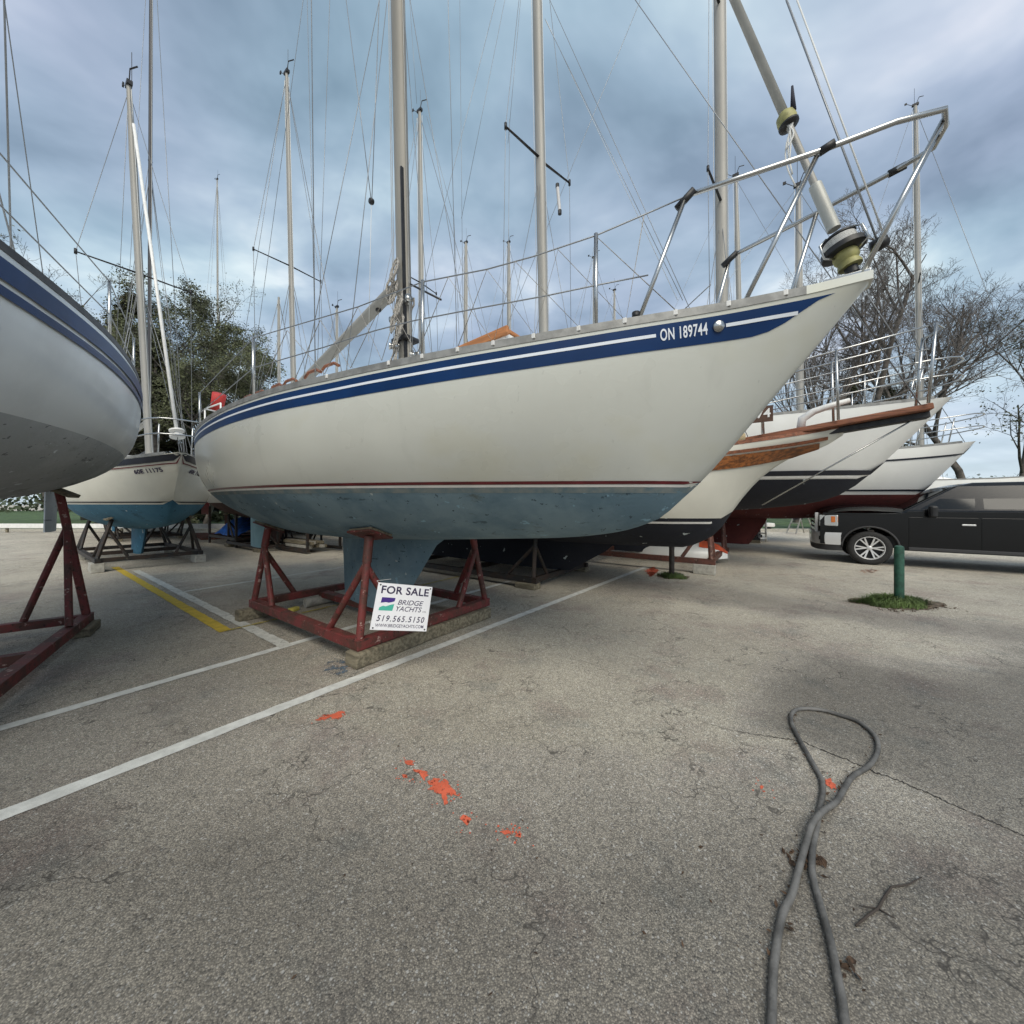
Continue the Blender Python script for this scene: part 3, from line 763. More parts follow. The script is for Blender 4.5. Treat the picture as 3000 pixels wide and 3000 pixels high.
def cradle(org, ang, L, w, zp, vp, m, label, cat='boat cradle', group=None, blocks=None, base=.10, tube=.09, keel_z=.2, posts=((1, -1), (1, 1), (-1, -1), (-1, 1)), pad=True):
    """welded frame: two side beams, cross beams, a braced post at each corner with a pad under the bilge"""
    r = empty('boat_cradle', (org.x, org.y, 0), ang); tag(r, label, cat, group)
    zb = base + tube / 2
    for sd in (-1, 1):
        MB().beam((-L / 2, sd * w / 2, zb), (L / 2, sd * w / 2, zb), tube, tube).build('side_beam', m, r)
    for t in (-L / 2 + tube, 0, L / 2 - tube):
        MB().beam((t, -w / 2 + tube / 2, zb + .001), (t, w / 2 - tube / 2, zb + .001), tube * .96, tube * .96).build('cross_beam', m, r)
    for su, sv in posts:
        b = Vector((su * (L / 2 - .08), sv * w / 2, zb + tube / 2)); tp = Vector((su * (L / 2 - .16), sv * vp, zp))
        MB().tube([b, tp], tube * .42, 8).build('post', m, r, smooth=True, auto=40)
        for q in (b + Vector((-su * .55, 0, 0)), b + Vector((0, -sv * .45, 0))):
            MB().tube([q, b.lerp(tp, .72)], tube * .34, 8).build('brace', m, r, smooth=True, auto=40)
        if pad:
            R = Matrix.Rotation(-sv * .5, 3, 'X'); MB().box(tp + Vector((0, 0, .02)), (.34, .26, .04), R).build('pad', TIMB, r, bevel=.006)
    for su in (-1, 1):
        for sv in (-1, 1):
            MB().box((su * (L / 2 - .2), sv * w / 2, base / 2), (.4, .2, base - .004)).build('block', blocks or TIMB, r, bevel=.01)
    return r

def sailboat(label, org, ang=ROT, L=8.5, beam=2.8, zwl=1.55, fb=.95, depth=.55, top=None, bot=None, stripes=(), mast_t=.5, mast_z=13., keel=(.9, -.7, .2), wx=.17, wy=.12, spreaders=(.52,), span=.8,
             mast_m=None, detail=True, cr=None, cr_label=None, rake=.25, boom=True, roof=.36, name='sailboat', group=None, r=.006, rail_m=None, headgear=True, hull=None, cradle_kw=None, zoff=0., lean=0.):
    root = empty(name, (org.x, org.y, zoff), ang); tag(root, label, 'sailboat', group)
    H = hull or generic_hull(L, beam, zwl, fb, depth)
    H.shell('hull', [top or GELW, bot or TEAL], root, n=36 if detail else 22, ntop=8, nbot=8)
    H.deck('deck', GELW, root, n=20)
    for sd in (-1, 1): H.rail('toe_rail', rail_m or RAILM, root, H.t0, H.t1 - .25, side=sd, n=30)
    for m, ft, fbt in stripes:
        for sd in (-1, 1): H.strip('stripe', m, root, H.t0 + .01, H.t1 - .02, (lambda t, a=ft: a(H, t)), (lambda t, a=fbt: a(H, t)), side=sd, n=60, rows=2, eps=.012)
    kf, kb, kz = keel; zr = zwl - depth + .1
    foil_part('keel', bot or TEAL, root, [(zr, kf, kb), (zr - .3, kf - .12, kb - .02), (kz, kf - .5, kb)], .09)
    foil_part('rudder', bot or TEAL, root, [(zwl - .15 * depth, H.t0 + .75, H.t0 + .25), (.6, H.t0 + .8, H.t0 + .35)], .04)
    coachroof(root, H, -L * .22, L * .2, beam * .29, roof, wins=3 if detail else 2)
    zd = H.zs(mast_t) + .2
    rig(root, mast_t, zd, mast_z, H, rake=rake, wx=wx, wy=wy, spreaders=spreaders, span=span, m=mast_m, r=r, fore=Vector((H.t1 - .15, 0, H.zs(H.t1) - .02)), aft=Vector((H.t0 + .06, 0, H.zs(H.t0))),
        boom=(mast_t - L * .38, zd + .95, zd + .75, .055) if boom else None, headgear=headgear, extra=True, lean=lean)
    if detail:
        lifelines(root, H, H.t0 + .25, H.t1 - 1.2, 6); pulpit(root, H)
    if cr:
        kw = dict(L=2.8, w=1.8, zp=zwl - depth * .62, vp=beam * .28); kw.update(cradle_kw or {})
        sh = kw.pop('shift', 0.); cradle(org + Vector((math.cos(ang), math.sin(ang), 0)) * sh, ang, m=cr, label=cr_label, **kw)
    return root, H

# ------------------------------------------------------------------ the boat for sale
MO = C0
mroot = empty('sailboat', (MO.x, MO.y, 0), ROT)
tag(mroot, 'large cream sailboat for sale with blue sheer stripe standing in the red cradle', 'sailboat')
ZR = [(-4.4, 2.52), (-3., 2.475), (-1.6, 2.445), (-.3, 2.425), (.5, 2.408), (1.45, 2.395), (1.98, 2.405), (2.46, 2.424), (2.86, 2.446), (3.22, 2.473), (3.5, 2.500), (3.754, 2.527), (3.93, 2.551), (4.11, 2.583), (4.275, 2.616), (4.55, 2.690)]
def m_hb(t):
    if t < .3: return 1.45 * (1 - ((t - .3) / 6.12) ** 2)
    return 1.45 * max(0., 1 - ((t - .3) / 4.32) ** 2.05)
MK = [(-4.4, 1.64), (-3.86, 1.46), (-3.25, 1.31), (-1.9, 1.13), (-.69, 1.02), (0., 1.02), (1.216, 1.07), (2.158, 1.128), (2.684, 1.166), (3.122, 1.228), (3.447, 1.341), (3.583, 1.462), (3.741, 1.62), (3.999, 1.941), (4.171, 2.164), (4.387, 2.441), (4.514, 2.607), (4.55, 2.66)]
def m_zr(t): return interp(ZR, t)
def m_wl(t): return 1.556 + .0045 * max(0., 3.5 - t) + .0006 * max(0., 3.5 - t) ** 2
MH = Hull(-4.4, 4.548, m_hb, lambda t: m_zr(t) - .045, lambda t: interp(MK, t), m_wl)
MH.shell('hull', [GEL, TEAL], mroot, n=90, ntop=16, nbot=16)
MH.deck('deck', GELW, mroot, n=60)
for sd in (-1, 1):
    MH.rail('toe_rail', RAILM, mroot, -4.38, 4.26, w=.035, h=.045, side=sd, n=90)
    MH.rail('bow_fitting', GEL, mroot, 4.26, 4.545, w=.06, h=.046, side=sd, n=20)
    band_end = 4.385
    bt = lambda t: m_zr(t) - .072
    bb = lambda t: m_zr(t) - .072 - .128 * (1 - smooth(3.98, band_end, t) ** 1.4)
    MH.strip('sheer_stripe', BLUE, mroot, -4.39, band_end, bt, bb, eps=.0025, side=sd, n=120, rows=4)
    pc = lambda t: m_zr(t) - .117
    for ta, tb in ((-4.39, 3.585), (3.905, 4.222)):
        MH.strip('pinstripe', PIN, mroot, ta, tb, lambda t: pc(t), lambda t: pc(t) - .017, eps=.0045, side=sd, n=90, rows=1)
    MH.strip('boot_stripe', REDS, mroot, -4.2, 3.715, lambda t: m_wl(t) + .041, lambda t: m_wl(t) + .021, eps=.0025, side=sd, n=90, rows=1)
    MH.strip('boot_stripe', WHT, mroot, -4.2, 3.695, lambda t: m_wl(t) + .017, lambda t: m_wl(t) + .002, eps=.0025, side=sd, n=90, rows=1)
for sd in (-1, 1):
    MH.strip('scum_line', mat('grey_scum_line', (.24, .265, .255), .85, col2=(.13, .195, .225), vs=7, detail=6, lo=.42, hi=.62), mroot, -4.2, 3.70, lambda t: m_wl(t) - .0005, lambda t: m_wl(t) - .036, eps=.0015, side=sd, n=120, rows=2)
for sd in (-1, 1):                      # registration number painted on each bow
    vs, fs, asp = text_geo('ON 189744', weight=.018, spacing=1.08)
    t_a, t_b, hgt = 3.605, 3.822, .062
    P = []
    for x, y in vs:
        t = (t_a + (t_b - t_a) * x) if sd < 0 else (t_b - (t_b - t_a) * x)
        P.append(MH.pt(t, m_zr(t) - .158 + hgt * y, sd, .0045))
    o = MB().add(P, fs).build('registration_number', PIN, mroot, recalc=False); o['label'] = 'white registration number ON 189744'
    c = MH.pt(3.872, m_zr(3.872) - .125, sd, .004); nrm = (MH.pt(3.872, m_zr(3.872) - .125, sd, .05) - c).normalized()
    MB().lathe([(.0, .018), (.012, .018), (.018, .012), (.026, .010), (.031, .004), (.031, -.004)], c, nrm, 20).build('through_hull_fitting', STEEL, mroot, smooth=True, merge=.0004)
foil_part('keel', TEAL, mroot, [(1.12, 1.36, -.80), (1.0, 1.16, -.70), (.6, .84, -.67), (.185, .52, -.64)], .12, n=9)
foil_part('rudder', mat('pale_blue_rudder_paint', (.24, .40, .44), .7, col2=(.20, .34, .38), vs=4), mroot, [(1.46, -3.22, -3.88), (1.1, -3.25, -3.87), (.66, -3.27, -3.86)], .05)

def sheer_t(x, inset=0.):
    """station where the starboard deck edge crosses photo column x (nearest crossing)"""
    k = (x - 1500) / F; prev = None; t = 4.6
    while t > -4.4:
        p = MO + UX * t - VX * (m_hb(t) - inset); d = p.x / p.y - k
        if prev is not None and d * prev <= 0: return t
        prev = d; t -= .01
    return -4.3
def LP(x, y, inset=.05):
    t = sheer_t(x, inset); p = MO + UX * t - VX * (m_hb(t) - inset)
    return Vector((t, -(m_hb(t) - inset), CH - (y - HZ) / F * p.y))
def MP(x, y, v=0.): return onplane(x, y, MO, v)

# coachroof with teak grab rails, hatch
cr_ = coachroof(mroot, MH, -2.6, 1.9, .84, .54, wins=4)
for sd in (-1, 1):
    for (ta, tb) in ((-2.3, -1.5), (-1.35, -.6), (-.4, .35)):
        pts = []
        for i in range(9):
            t = ta + (tb - ta) * i / 8; lift = .045 if (i % 4) else .0
            pts.append(Vector((t, sd * .64, MH.zs(t) + .02 + .54 * .98 + lift)))
        MB().tube(pts, .017, 6).build('grab_rail', TEAK, cr_, smooth=True)
hc = MP(1405, 1000, -.12)
Rh = Matrix.Rotation(math.radians(-4), 3, 'Y')
hat = MB().box(Vector((2.0, 0, 2.68)), (.66, .62, .34), Rh).build('fore_hatch', GELW, mroot, bevel=.02)
for sd in (-1, 1): MB().box(Vector((2.0, sd * .318, 2.845)), (.70, .035, .07), Rh).build('wood_trim', PLANK, hat, bevel=.006)
MB().box(Vector((2.0, 0, 2.87)), (.64, .598, .03), Rh).build('hatch_lid', PLANK, hat, bevel=.006)

# mast, boom, standing rigging
MT, MZ0, MZ1 = .66, 2.5, 15.2
mm = mast_part(mroot, MT, MZ0, MZ1, .42, .20, .135, mat('old_mast_aluminium', (.26, .245, .215), .6, .1, var=.12, vs=2, stretch=(1, 1, .12)))
def mast_at(z): return Vector((MT - .42 * (z - MZ0) / (MZ1 - MZ0), 0, z))
MB().beam(mast_at(2.9) + Vector((.075, -.055, 0)), mast_at(5.3) + Vector((.075, -.055, 0)), .035, .02).build('pole_track', BLK, mm)
MB().beam(mast_at(2.6) + Vector((-.105, .0, 0)), mast_at(14.9) + Vector((-.105, .0, 0)), .02, .03).build('sail_track', ALU, mm)
for z in (8.6,):
    for sd in (-1, 1):
        p = mast_at(z); MB().tube([p, p + Vector((-.1, sd * .95, .05))], [.03, .02], 8, sy=.5).build('spreader', DARKM, mm, smooth=True)
mtop = mast_at(14.9)
for sd in (-1, 1):
    tipp = mast_at(8.6) + Vector((-.1, sd * .95, .05))
    zc = MH.zs(.5)
    MB().tube([Vector((.55, sd * .98, zc)), tipp, mtop], .0045, 6).build('shroud', WIRE, mroot, smooth=True)
    wire(mroot, Vector((.15, sd * .98, zc)), mast_at(8.4), .004, name='lower_shroud')
    wire(mroot, Vector((1.0, sd * .96, zc)), mast_at(8.4), .004, name='lower_shroud')
wire(mroot, Vector((-4.3, 0, MH.zs(-4.3))), mtop, .004, name='backstay')
b0, b1 = MP(1152, 850), MP(925, 1082)
MB().tube([b0, b0.lerp(b1, .5), b1, b1 + (b1 - b0).normalized() * .5], .074, 14, sy=.72).build('boom', ALU, mroot, smooth=True, auto=40)
MB().tube([b0.lerp(b1, .16) - Vector((0, 0, .07)), b0.lerp(b1, .16) + Vector((0, 0, .07))], .035, 8).build('boom_fitting', BLK, mroot, smooth=True)
for k, (p, q) in enumerate((((900, 0), (925, 1075)), ((966, 0), (930, 1075)))):
    wire(mroot, MP(*p, -.05 + .1 * k), MP(*q, -.05 + .1 * k), .004, WIRE, name='topping_lift')
blk = MP(1088, 590, -.25)
wire(mroot, MP(1014, 0, -.25), blk, .0045, name='halyard'); wire(mroot, MP(1111, 0, -.25), blk + Vector((.01, 0, .02)), .0045, name='halyard')
wire(mroot, blk, MP(1080, 1000, -.25), .003, WIREP, name='halyard')
MB().lathe([(.0, -.02), (.03, -.02), (.036, 0), (.03, .02), (.0, .02)], blk, (0, 1, .2), 12).build('block', BLK, mroot, smooth=True)
for dx_, m_ in ((.13, WIREP), (.16, WIRE), (-.15, WIREP), (-.18, WIREP)):
    wire(mroot, mast_at(2.9) + Vector((dx_, -.03, 0)), mast_at(14.8) + Vector((dx_ * .6, 0, 0)), .004, m_, name='halyard')
# winches, cleats and coiled halyards at the mast foot
rnd = random.Random(5)
for k in range(16):
    z = 2.85 + k * .082; a = rnd.uniform(1.6, 5.4); c = mast_at(z) + Vector((math.cos(a) * .15, math.sin(a) * .13 - .02, 0))
    pts = []
    for i in range(36):
        th = i * .55; rr = .088 + rnd.uniform(-.025, .025)
        pts.append(c + Vector((math.cos(th) * rr * .5 + rnd.uniform(-.012, .012), math.sin(th) * .035 + rnd.uniform(-.01, .01), math.sin(th) * rr * 1.5)))
    MB().tube(pts, .0085, 5).build('halyard_coil', ROPE, mm, smooth=True)
for z, a in ((3.15, 0.4), (3.6, 3.5), (3.25, -2.1), (3.75, -.5)):
    c = mast_at(z); d = Vector((math.cos(a), math.sin(a) * .8, 0)); MB().lathe([(.05, .0), (.05, .02), (.032, .04), (.034, .09), (.045, .11), (.0, .115)], c + d * .08, d, 14).build('winch', STEEL, mm, smooth=True)
MB().tube([mast_at(3.98) + Vector((.08, 0, 0)), MP(1292, 878, 0.)], .011, 6).build('whisker_pole', DARKM, mroot, smooth=True)
MB().box(mast_at(3.33), (.26, .2, .05)).build('mast_collar', DARKM, mm, bevel=.01)

# lifelines and the zig-zag lashing between them
for x, yt in ((742, 990), (1241, 826), (1747, 690)):
    q = LP(x, yt); z0 = MH.zs(q.x)
    for sd in (-1, 1):
        MB().tube([Vector((q.x, sd * -q.y, z0)), Vector((q.x, sd * -q.y, q.z + .01))], .0125, 8).build('stanchion', STEEL, mroot, smooth=True)
        MB().lathe([(.032, 0), (.03, .02), (.016, .05)], (q.x, sd * -q.y, z0), (0, 0, 1), 10).build('stanchion_base', STEEL, mroot, smooth=True)
q = Vector((-2.4, -(m_hb(-2.4) - .05), 0))
for sd in (-1, 1): MB().tube([Vector((-2.4, sd * q.y, MH.zs(-2.4))), Vector((-2.4, sd * q.y, MH.zs(-2.4) + .58))], .0125, 8).build('stanchion', STEEL, mroot, smooth=True)
UPW = [(742, 990), (1049, 899), (1241, 826), (1430, 789), (1562, 752), (1747, 690), (1870, 637), (2010, 578)]
LOW = [(742, 1078), (956, 1016), (1100, 969), (1217, 939), (1384, 907), (1607, 866), (1741, 837), (1905, 806)]
aft = Vector((-2.4, 0, 0))
for nm, tabl, hh in (('lifeline', UPW, .57), ('lifeline', LOW, .29)):
    pts = [LP(x, y) for x, y in tabl]; pre = [Vector((-4.0, -(m_hb(-4.0) - .05), MH.zs(-4.) + hh + .02)), Vector((-2.4, -(m_hb(-2.4) - .05), MH.zs(-2.4) + hh))]
    # straight runs between stanchions with the slightest sag
    full = pre + pts
    for sd in (1, -1): MB().tube([Vector((p.x, p.y * sd, p.z)) for p in full], .0042, 6).build(nm, WIRE, mroot, smooth=True)
for tabl in ([(1225, 1036), (1314, 812), (1450, 1004), (1512, 766), (1698, 957), (1747, 692), (1984, 908)], [(1342, 1022), (1430, 789), (1568, 981), (1635, 731), (1835, 940), (1890, 630)],
             [(760, 1148), (842, 968), (952, 1096), (1049, 899), (1120, 1056), (1182, 850)], [(860, 1122), (939, 938), (1030, 1078), (1130, 868), (1225, 1038)]):
    pts = [LP(x, y) for x, y in tabl]
    for sd in (1, -1): MB().tube([Vector((p.x, p.y * sd, p.z)) for p in pts], .0028, 5).build('netting_line', ROPE, mroot, smooth=True)
for x, y in [(1342, 1026), (1450, 1005), (1568, 983), (1698, 962), (1835, 939), (1984, 911), (2141, 886), (2305, 855), (1140, 1056), (960, 1107), (1240, 1045)]:
    t = sheer_t(x); MB().box((t, -(m_hb(t) + .003), m_zr(t) - .02), (.022, .012, .03)).build('rail_lashing', WHT, mroot, bevel=.003)

# pulpit
def one(pts, r, name, m, n=9): MB().tube(pts, r, n).build(name, m, mroot, smooth=True)
J1 = LP(2015, 574); q2 = onplane(2415, 438, MO, -.30); q3 = onplane(2625, 357, MO, -.17)
P1, p2, p3 = onplane(2140, 752, MO, .33), onplane(2393, 623, MO, .29), onplane(2617, 503, MO, .22)
nose = Vector((max(q3.x, p3.x) + .15, .02, (q3.z + p3.z) / 2 + .01))
one([J1, J1.lerp(q2, .5), q2, q3, q3.lerp(nose, .6) + Vector((.05, -.05, 0)), nose, p3.lerp(nose, .6) + Vector((.05, .05, 0)), p3, p2, P1], .0135, 'pulpit_rail', STEEL)
f1 = LP(1865, 915); f2 = LP(2173, 872)
one([Vector((f1.x, f1.y, MH.zs(f1.x))), J1], .0125, 'pulpit_leg', STEEL)
one([Vector((f2.x, f2.y, MH.zs(f2.x))), q2 + Vector((-.03, 0, -.02))], .0125, 'pulpit_leg', STEEL)
one([Vector((P1.x - .25, .55, MH.zs(3.6))), P1], .0125, 'pulpit_leg', STEEL)
one([Vector((p2.x - .22, .34, MH.zs(4.)) ), p2], .0125, 'pulpit_leg', STEEL)
for s_ in (-1, 1): one([nose + Vector((-.02, s_ * .05, 0)), Vector((4.5, s_ * .03, MH.zs(4.5) + .05))], .0115, 'pulpit_leg', STEEL)
one([J1 + Vector((.04, 0, .015)), J1 - Vector((.05, 0, .05))], .02, 'rail_joint', BLK)
one([q2 + Vector((-.02, 0, -.005)), q2 + Vector((.04, 0, .012))], .02, 'rail_joint', BLK)
one([P1 + Vector((.04, 0, .015)), P1 - Vector((.05, 0, .05))], .02, 'rail_joint', BLK)
one([p3 + Vector((-.02, 0, -.005)), p3 + Vector((.05, 0, .01))], .02, 'rail_joint', BLK)
one([f1, f1 + Vector((.0, 0, -.04))], .022, 'leg_socket', BLK)
# roller furler on the forestay
s0, s1 = MP(2497, 795), MP(2152, 0); sdir = (s1 - s0).normalized()
def on_stay(x): 
    # parameter along the stay whose photo column is x
    lo, hi = -.2, 4.
    for _ in range(40):
        mdl = (lo + hi) / 2; p = s0 + sdir * mdl; wv = MO + UX * p.x + VX * p.y; px = 1500 + F * wv.x / wv.y
        if px > x: lo = mdl
        else: hi = mdl
    return lo
L1, L2, L3 = on_stay(2440), on_stay(2388), on_stay(2305)
fur = MB().tube([s0 + sdir * (L1 - .02), s0 + sdir * L2], .031, 16).build('furler_tube', mat('grey_furler_extrusion', (.42, .42, .385), .5, .2), mroot, smooth=True, auto=40)
MB().tube([s0 + sdir * L2, s0 + sdir * L3], .018, 12).build('forestay_foil', ALU, mroot, smooth=True, auto=40)
MB().tube([s0 + sdir * L3, s0 + sdir * 12.8], .0235, 12).build('furled_sail_sleeve', mat('grey_sail_sleeve', (.40, .40, .375), .7, var=.08, vs=3), mroot, smooth=True)
dc = on_stay(2466); tang = s0 + sdir * dc
drum = MB().lathe([(.0, .062), (.055, .062), (.06, .052), (.078, .048), (.078, .040), (.070, .036), (.070, -.012), (.098, -.016), (.10, -.045), (.082, -.05), (.0, -.05)], tang + sdir * .01, sdir, 28).build('furler_drum', BLK, mroot, smooth=True, auto=35)
for k in range(6):
    MB().lathe([(.070, -.004), (.0745, 0), (.070, .004)], tang + sdir * (.01 + .032 - k * .0085), sdir, 24).build('furling_line_turn', WIREP, drum, smooth=True)
MB().lathe([(.0, -.045), (.052, -.045), (.058, -.06), (.056, -.085), (.045, -.10), (.052, -.115), (.054, -.135), (.0, -.14)], tang + sdir * .005, sdir, 22).build('furler_housing', YEL, drum, smooth=True, auto=45)
MB().lathe([(.0, -.13), (.03, -.13), (.03, -.17), (.0, -.175)], tang, sdir, 12).build('toggle', BLK, drum, smooth=True, auto=40)
for a in (.8, 2.9, 5.0):
    x = sdir.orthogonal().normalized(); y = sdir.cross(x); d = x * math.cos(a) + y * math.sin(a)
    MB().tube([tang + d * .06 + sdir * .07, tang + d * .105 + sdir * .04, tang + d * .108 - sdir * .04, tang + d * .06 - sdir * .06], .006, 6).build('drum_cage', STEEL, drum, smooth=True)
sw = s0 + sdir * L3
MB().lathe([(.0, .05), (.028, .05), (.046, .03), (.05, -.005), (.043, -.035), (.0, -.04)], sw, sdir, 18).build('halyard_swivel', YEL, mroot, smooth=True, auto=45)
MB().tube([sw + Vector((.03, -.01, .03)), sw + Vector((.025, -.02, .17))], [.016, .006], 7).build('sail_head_strap', mat('navy_webbing', (.015, .016, .03), .8), mroot, smooth=True)
MB().lathe([(.02, -.05), (.05, -.042), (.052, -.03), (.02, -.026)], sw, sdir, 16).build('swivel_bearing', BLK, mroot, smooth=True)
for k in range(4):
    e0 = sw - sdir * .05 + Vector((-.01 + .008 * k, -.02, 0)); pts = [e0]
    for i in range(1, 8): pts.append(e0 + Vector((-.035 * math.sin(i * .5) * (k - 1.3) * .6, -.01 * i * .3, -.045 * i * (.5 + .25 * k))))
    MB().tube(pts, .0045, 5).build('sheet_tail', WIREP, mroot, smooth=True)
for x0, x1, m_, v_ in ((2303, 2572, WIRE, .12), (2335, 2598, WIREP, .17)):
    wire(mroot, onplane(x0, 0, MO, v_), onplane(x1, 712, MO, v_), .0045, m_, name='spare_halyard')
ap = Vector((4.56, 0, MH.zs(4.5) + .05))
MB().box(ap + Vector((-.12, 0, .01)), (.20, .08, .03)).build('stemhead_fitting', STEEL, mroot, bevel=.006)
MB().box(Vector((4.25, -.09, MH.zs(4.25) + .045)), (.16, .03, .05)).build('bow_cleat', STEEL, mroot, bevel=.01)
bl = onplane(2575, 715, MO, .12)
MB().lathe([(.0, -.04), (.03, -.035), (.036, 0), (.03, .035), (.0, .04)], bl, (1, 0, .3), 12).build('bow_light', BLK, mroot, smooth=True)

# ------------------------------------------------------------------ red cradle of the boat for sale
N_, L_, R_ = G(1062, 1950), G(735, 1808), G(1455, 1818)
nl, ll, rl = (local(p, MO) for p in (N_, L_, R_))
cu0, cu1 = ll.x, nl.x; cv0, cv1 = nl.y, rl.y + .05
cw = empty('boat_cradle', (MO.x, MO.y, 0), ROT); tag(cw, 'red steel cradle under the boat for sale', 'boat cradle')
TB = .095; zb = .135 + TB / 2; m = REDC
for vv_, nm in ((cv0, 'side_beam'), (cv1, 'side_beam')):
    MB().beam((cu0, vv_, zb), (cu1, vv_, zb), TB, TB).build(nm, m, cw, bevel=.006)
for uu_ in (cu0 + TB / 2, cu1 - TB / 2):
    MB().beam((uu_, cv0 + TB / 2, zb + .001), (uu_, cv1 - TB / 2, zb + .001), TB * .98, TB * .98).build('cross_beam', m, cw, bevel=.006)
MB().beam((cu0 + TB, .0, .146), (cu1 - TB, .0, .146), .13, .075).build('keel_beam', m, cw, bevel=.006)
def tripod(bu, bv, tu, tv, tz, su, sv, pad_n):
    b = Vector((bu, bv, zb + TB / 2 - .01)); tp = Vector((tu, tv, tz))
    MB().tube([b, b.lerp(tp, .82)], .036, 10).build('post', m, cw, smooth=True, auto=40)
    MB().tube([b.lerp(tp, .74), tp], .043, 10).build('post_sleeve', m, cw, smooth=True, auto=40)
    MB().tube([b + Vector((-su * .52, 0, 0)), b.lerp(tp, .74)], .033, 10).build('brace', m, cw, smooth=True, auto=40)
    MB().tube([b + Vector((0, -sv * .48, 0)), b.lerp(tp, .70)], .033, 10).build('brace', m, cw, smooth=True, auto=40)
    q = Vector((0, 0, 1)).rotation_difference(pad_n).to_matrix()
    MB().box(tp + pad_n * .015, (.36, .26, .02), q).build('pad_plate', m, cw, bevel=.004)
    MB().box(tp + pad_n * .036, (.34, .24, .022), q).build('pad', TIMB, cw, bevel=.004)
def bilge(t, sd, v):
    # point and outward normal of the bottom at side offset v
    lo, hi = MH.zk(t), MH.zs(t)
    for _ in range(40):
        mid_ = (lo + hi) / 2
        if MH.y(t, mid_) < v: lo = mid_
        else: hi = mid_
    p = MH.pt(t, lo, sd); n = (MH.pt(t, lo, sd, .05) - p).normalized(); return p, n
for bu, bv, su, sv, t_, v_ in ((cu1 - TB / 2, cv0, 1, -1, cu1 - .10, .70), (cu0 + TB / 2, cv0, -1, -1, cu0 + .12, .70), (cu1 - TB / 2, cv1, 1, 1, cu1 - .12, .70), (cu0 + TB / 2, cv1, -1, 1, cu0 + .12, .70)):
    p, n_ = bilge(t_, sv, v_); tp = p + n_ * .05
    tripod(bu, bv, tp.x, tp.y, tp.z, su, sv, -n_)
# timbers below the frame
tim = [('timber', (cu1 - TB / 2, cv0 + .42, .067), (.18, 1.02, .13)), ('timber', (cu1 - TB / 2 + .02, cv1 - .42, .066), (.16, .84, .128))]
for k, (nm, c, sz) in enumerate(tim):
    o = MB().box((0, 0, 0), sz).build(nm, TIMB, bevel=.012); wp = MO + UX * c[0] + VX * c[1]; o.location = (wp.x, wp.y, c[2]); o.rotation_euler = (0, 0, ROT + (.015, -.02)[k])
    tag(o, ('weathered square timber under the near corner of the red cradle', 'weathered timber under the far bow corner of the red cradle')[k], 'timber')
lp = G(733, 1812); o = MB().box((0, 0, 0), (.14, .36, .13)).build('timber', TIMB, bevel=.012); lpp = MO + UX * (cu0 + .07) + VX * (cv0 - .02); o.location = (lpp.x, lpp.y, .067); o.rotation_euler = (0, 0, ROT + .05)
tag(o, 'short dark timber offcut under the left corner of the red cradle', 'timber')
o = MB().tube([(0, -.42, 0), (0, .42, 0)], .064, 12).build('log', mat('pale_grey_log', (.33, .32, .29), .9, var=.25, vs=9), smooth=True, auto=40); lpp = MO + UX * (cu0 + .14) + VX * .15; o.location = (lpp.x, lpp.y, .066); o.rotation_euler = (0, 0, ROT)
tag(o, 'pale grey round log below the aft beam of the red cradle', 'log')
o = MB().box((0, 0, 0), (.09, .12, .05)).build('wood_chock', mat('yellow_chock_paint', (.55, .47, .10), .7, var=.2, vs=12), bevel=.012); lpp = MO + UX * (cu0 + .16) + VX * (cv0 + .42); o.location = (lpp.x, lpp.y, .026); o.rotation_euler = (0, 0, ROT + .4)
tag(o, 'small yellow chock lying by the pale log', 'chock')

# FOR SALE board wired to the near post
SG = [W(1109, 1706, 3.03), W(1267, 1720, 3.22), W(1249, 1850, 3.17), W(1083, 1845, 2.97)]   # TL TR BR BL
so = sum(SG, Vector()) / 4; sgn = empty('for_sale_sign', (so.x, so.y, so.z)); tag(sgn, 'white FOR SALE board wired to the near post of the red cradle', 'sign')
TLs, TRs, BRs, BLs = [p - so for p in SG]; nrm = (TRs - TLs).cross(BLs - TLs).normalized()
if nrm.y > 0: nrm = -nrm
def SP(x, y, d=0.):   # board coordinates 0..1, y up
    a = BLs.lerp(BRs, x); b = TLs.lerp(TRs, x); return a.lerp(b, y) + nrm * d
MB().prism([SP(0, 0), SP(1, 0), SP(1, 1), SP(0, 1)], -nrm * .005).build('board', mat('white_sign_board', (.80, .80, .83), .45, var=.02, vs=8), sgn)
INK = mat('dark_ink', (.022, .012, .055), .5); INK2 = mat('grey_ink', (.05, .04, .09), .5)
def lettering(body, x0, x1, y0, y1, m_, shear=0., weight=0., spacing=1.):
    vs, fs, _ = text_geo(body, shear=shear, weight=weight, spacing=spacing)
    o = MB().add([SP(x0 + (x1 - x0) * x, y0 + (y1 - y0) * y, .0015) for x, y in vs], fs).build('lettering', m_, sgn, recalc=False); o['label'] = 'printed words ' + body
lettering('FOR SALE', .075, .945, .775, .945, INK, weight=.022, spacing=1.05)
lettering('BRIDGE', .40, .87, .555, .665, INK2, shear=.25, weight=.008)
lettering('YACHTS', .385, .855, .415, .525, INK2, shear=.25, weight=.008)
lettering('LTD.', .875, .945, .415, .445, INK2)
lettering('519.565.5150', .08, .93, .185, .315, INK, shear=.18, weight=.012, spacing=1.25)
lettering('WWW.BRIDGEYACHTS.COM', .075, .93, .065, .135, INK2, weight=.006)
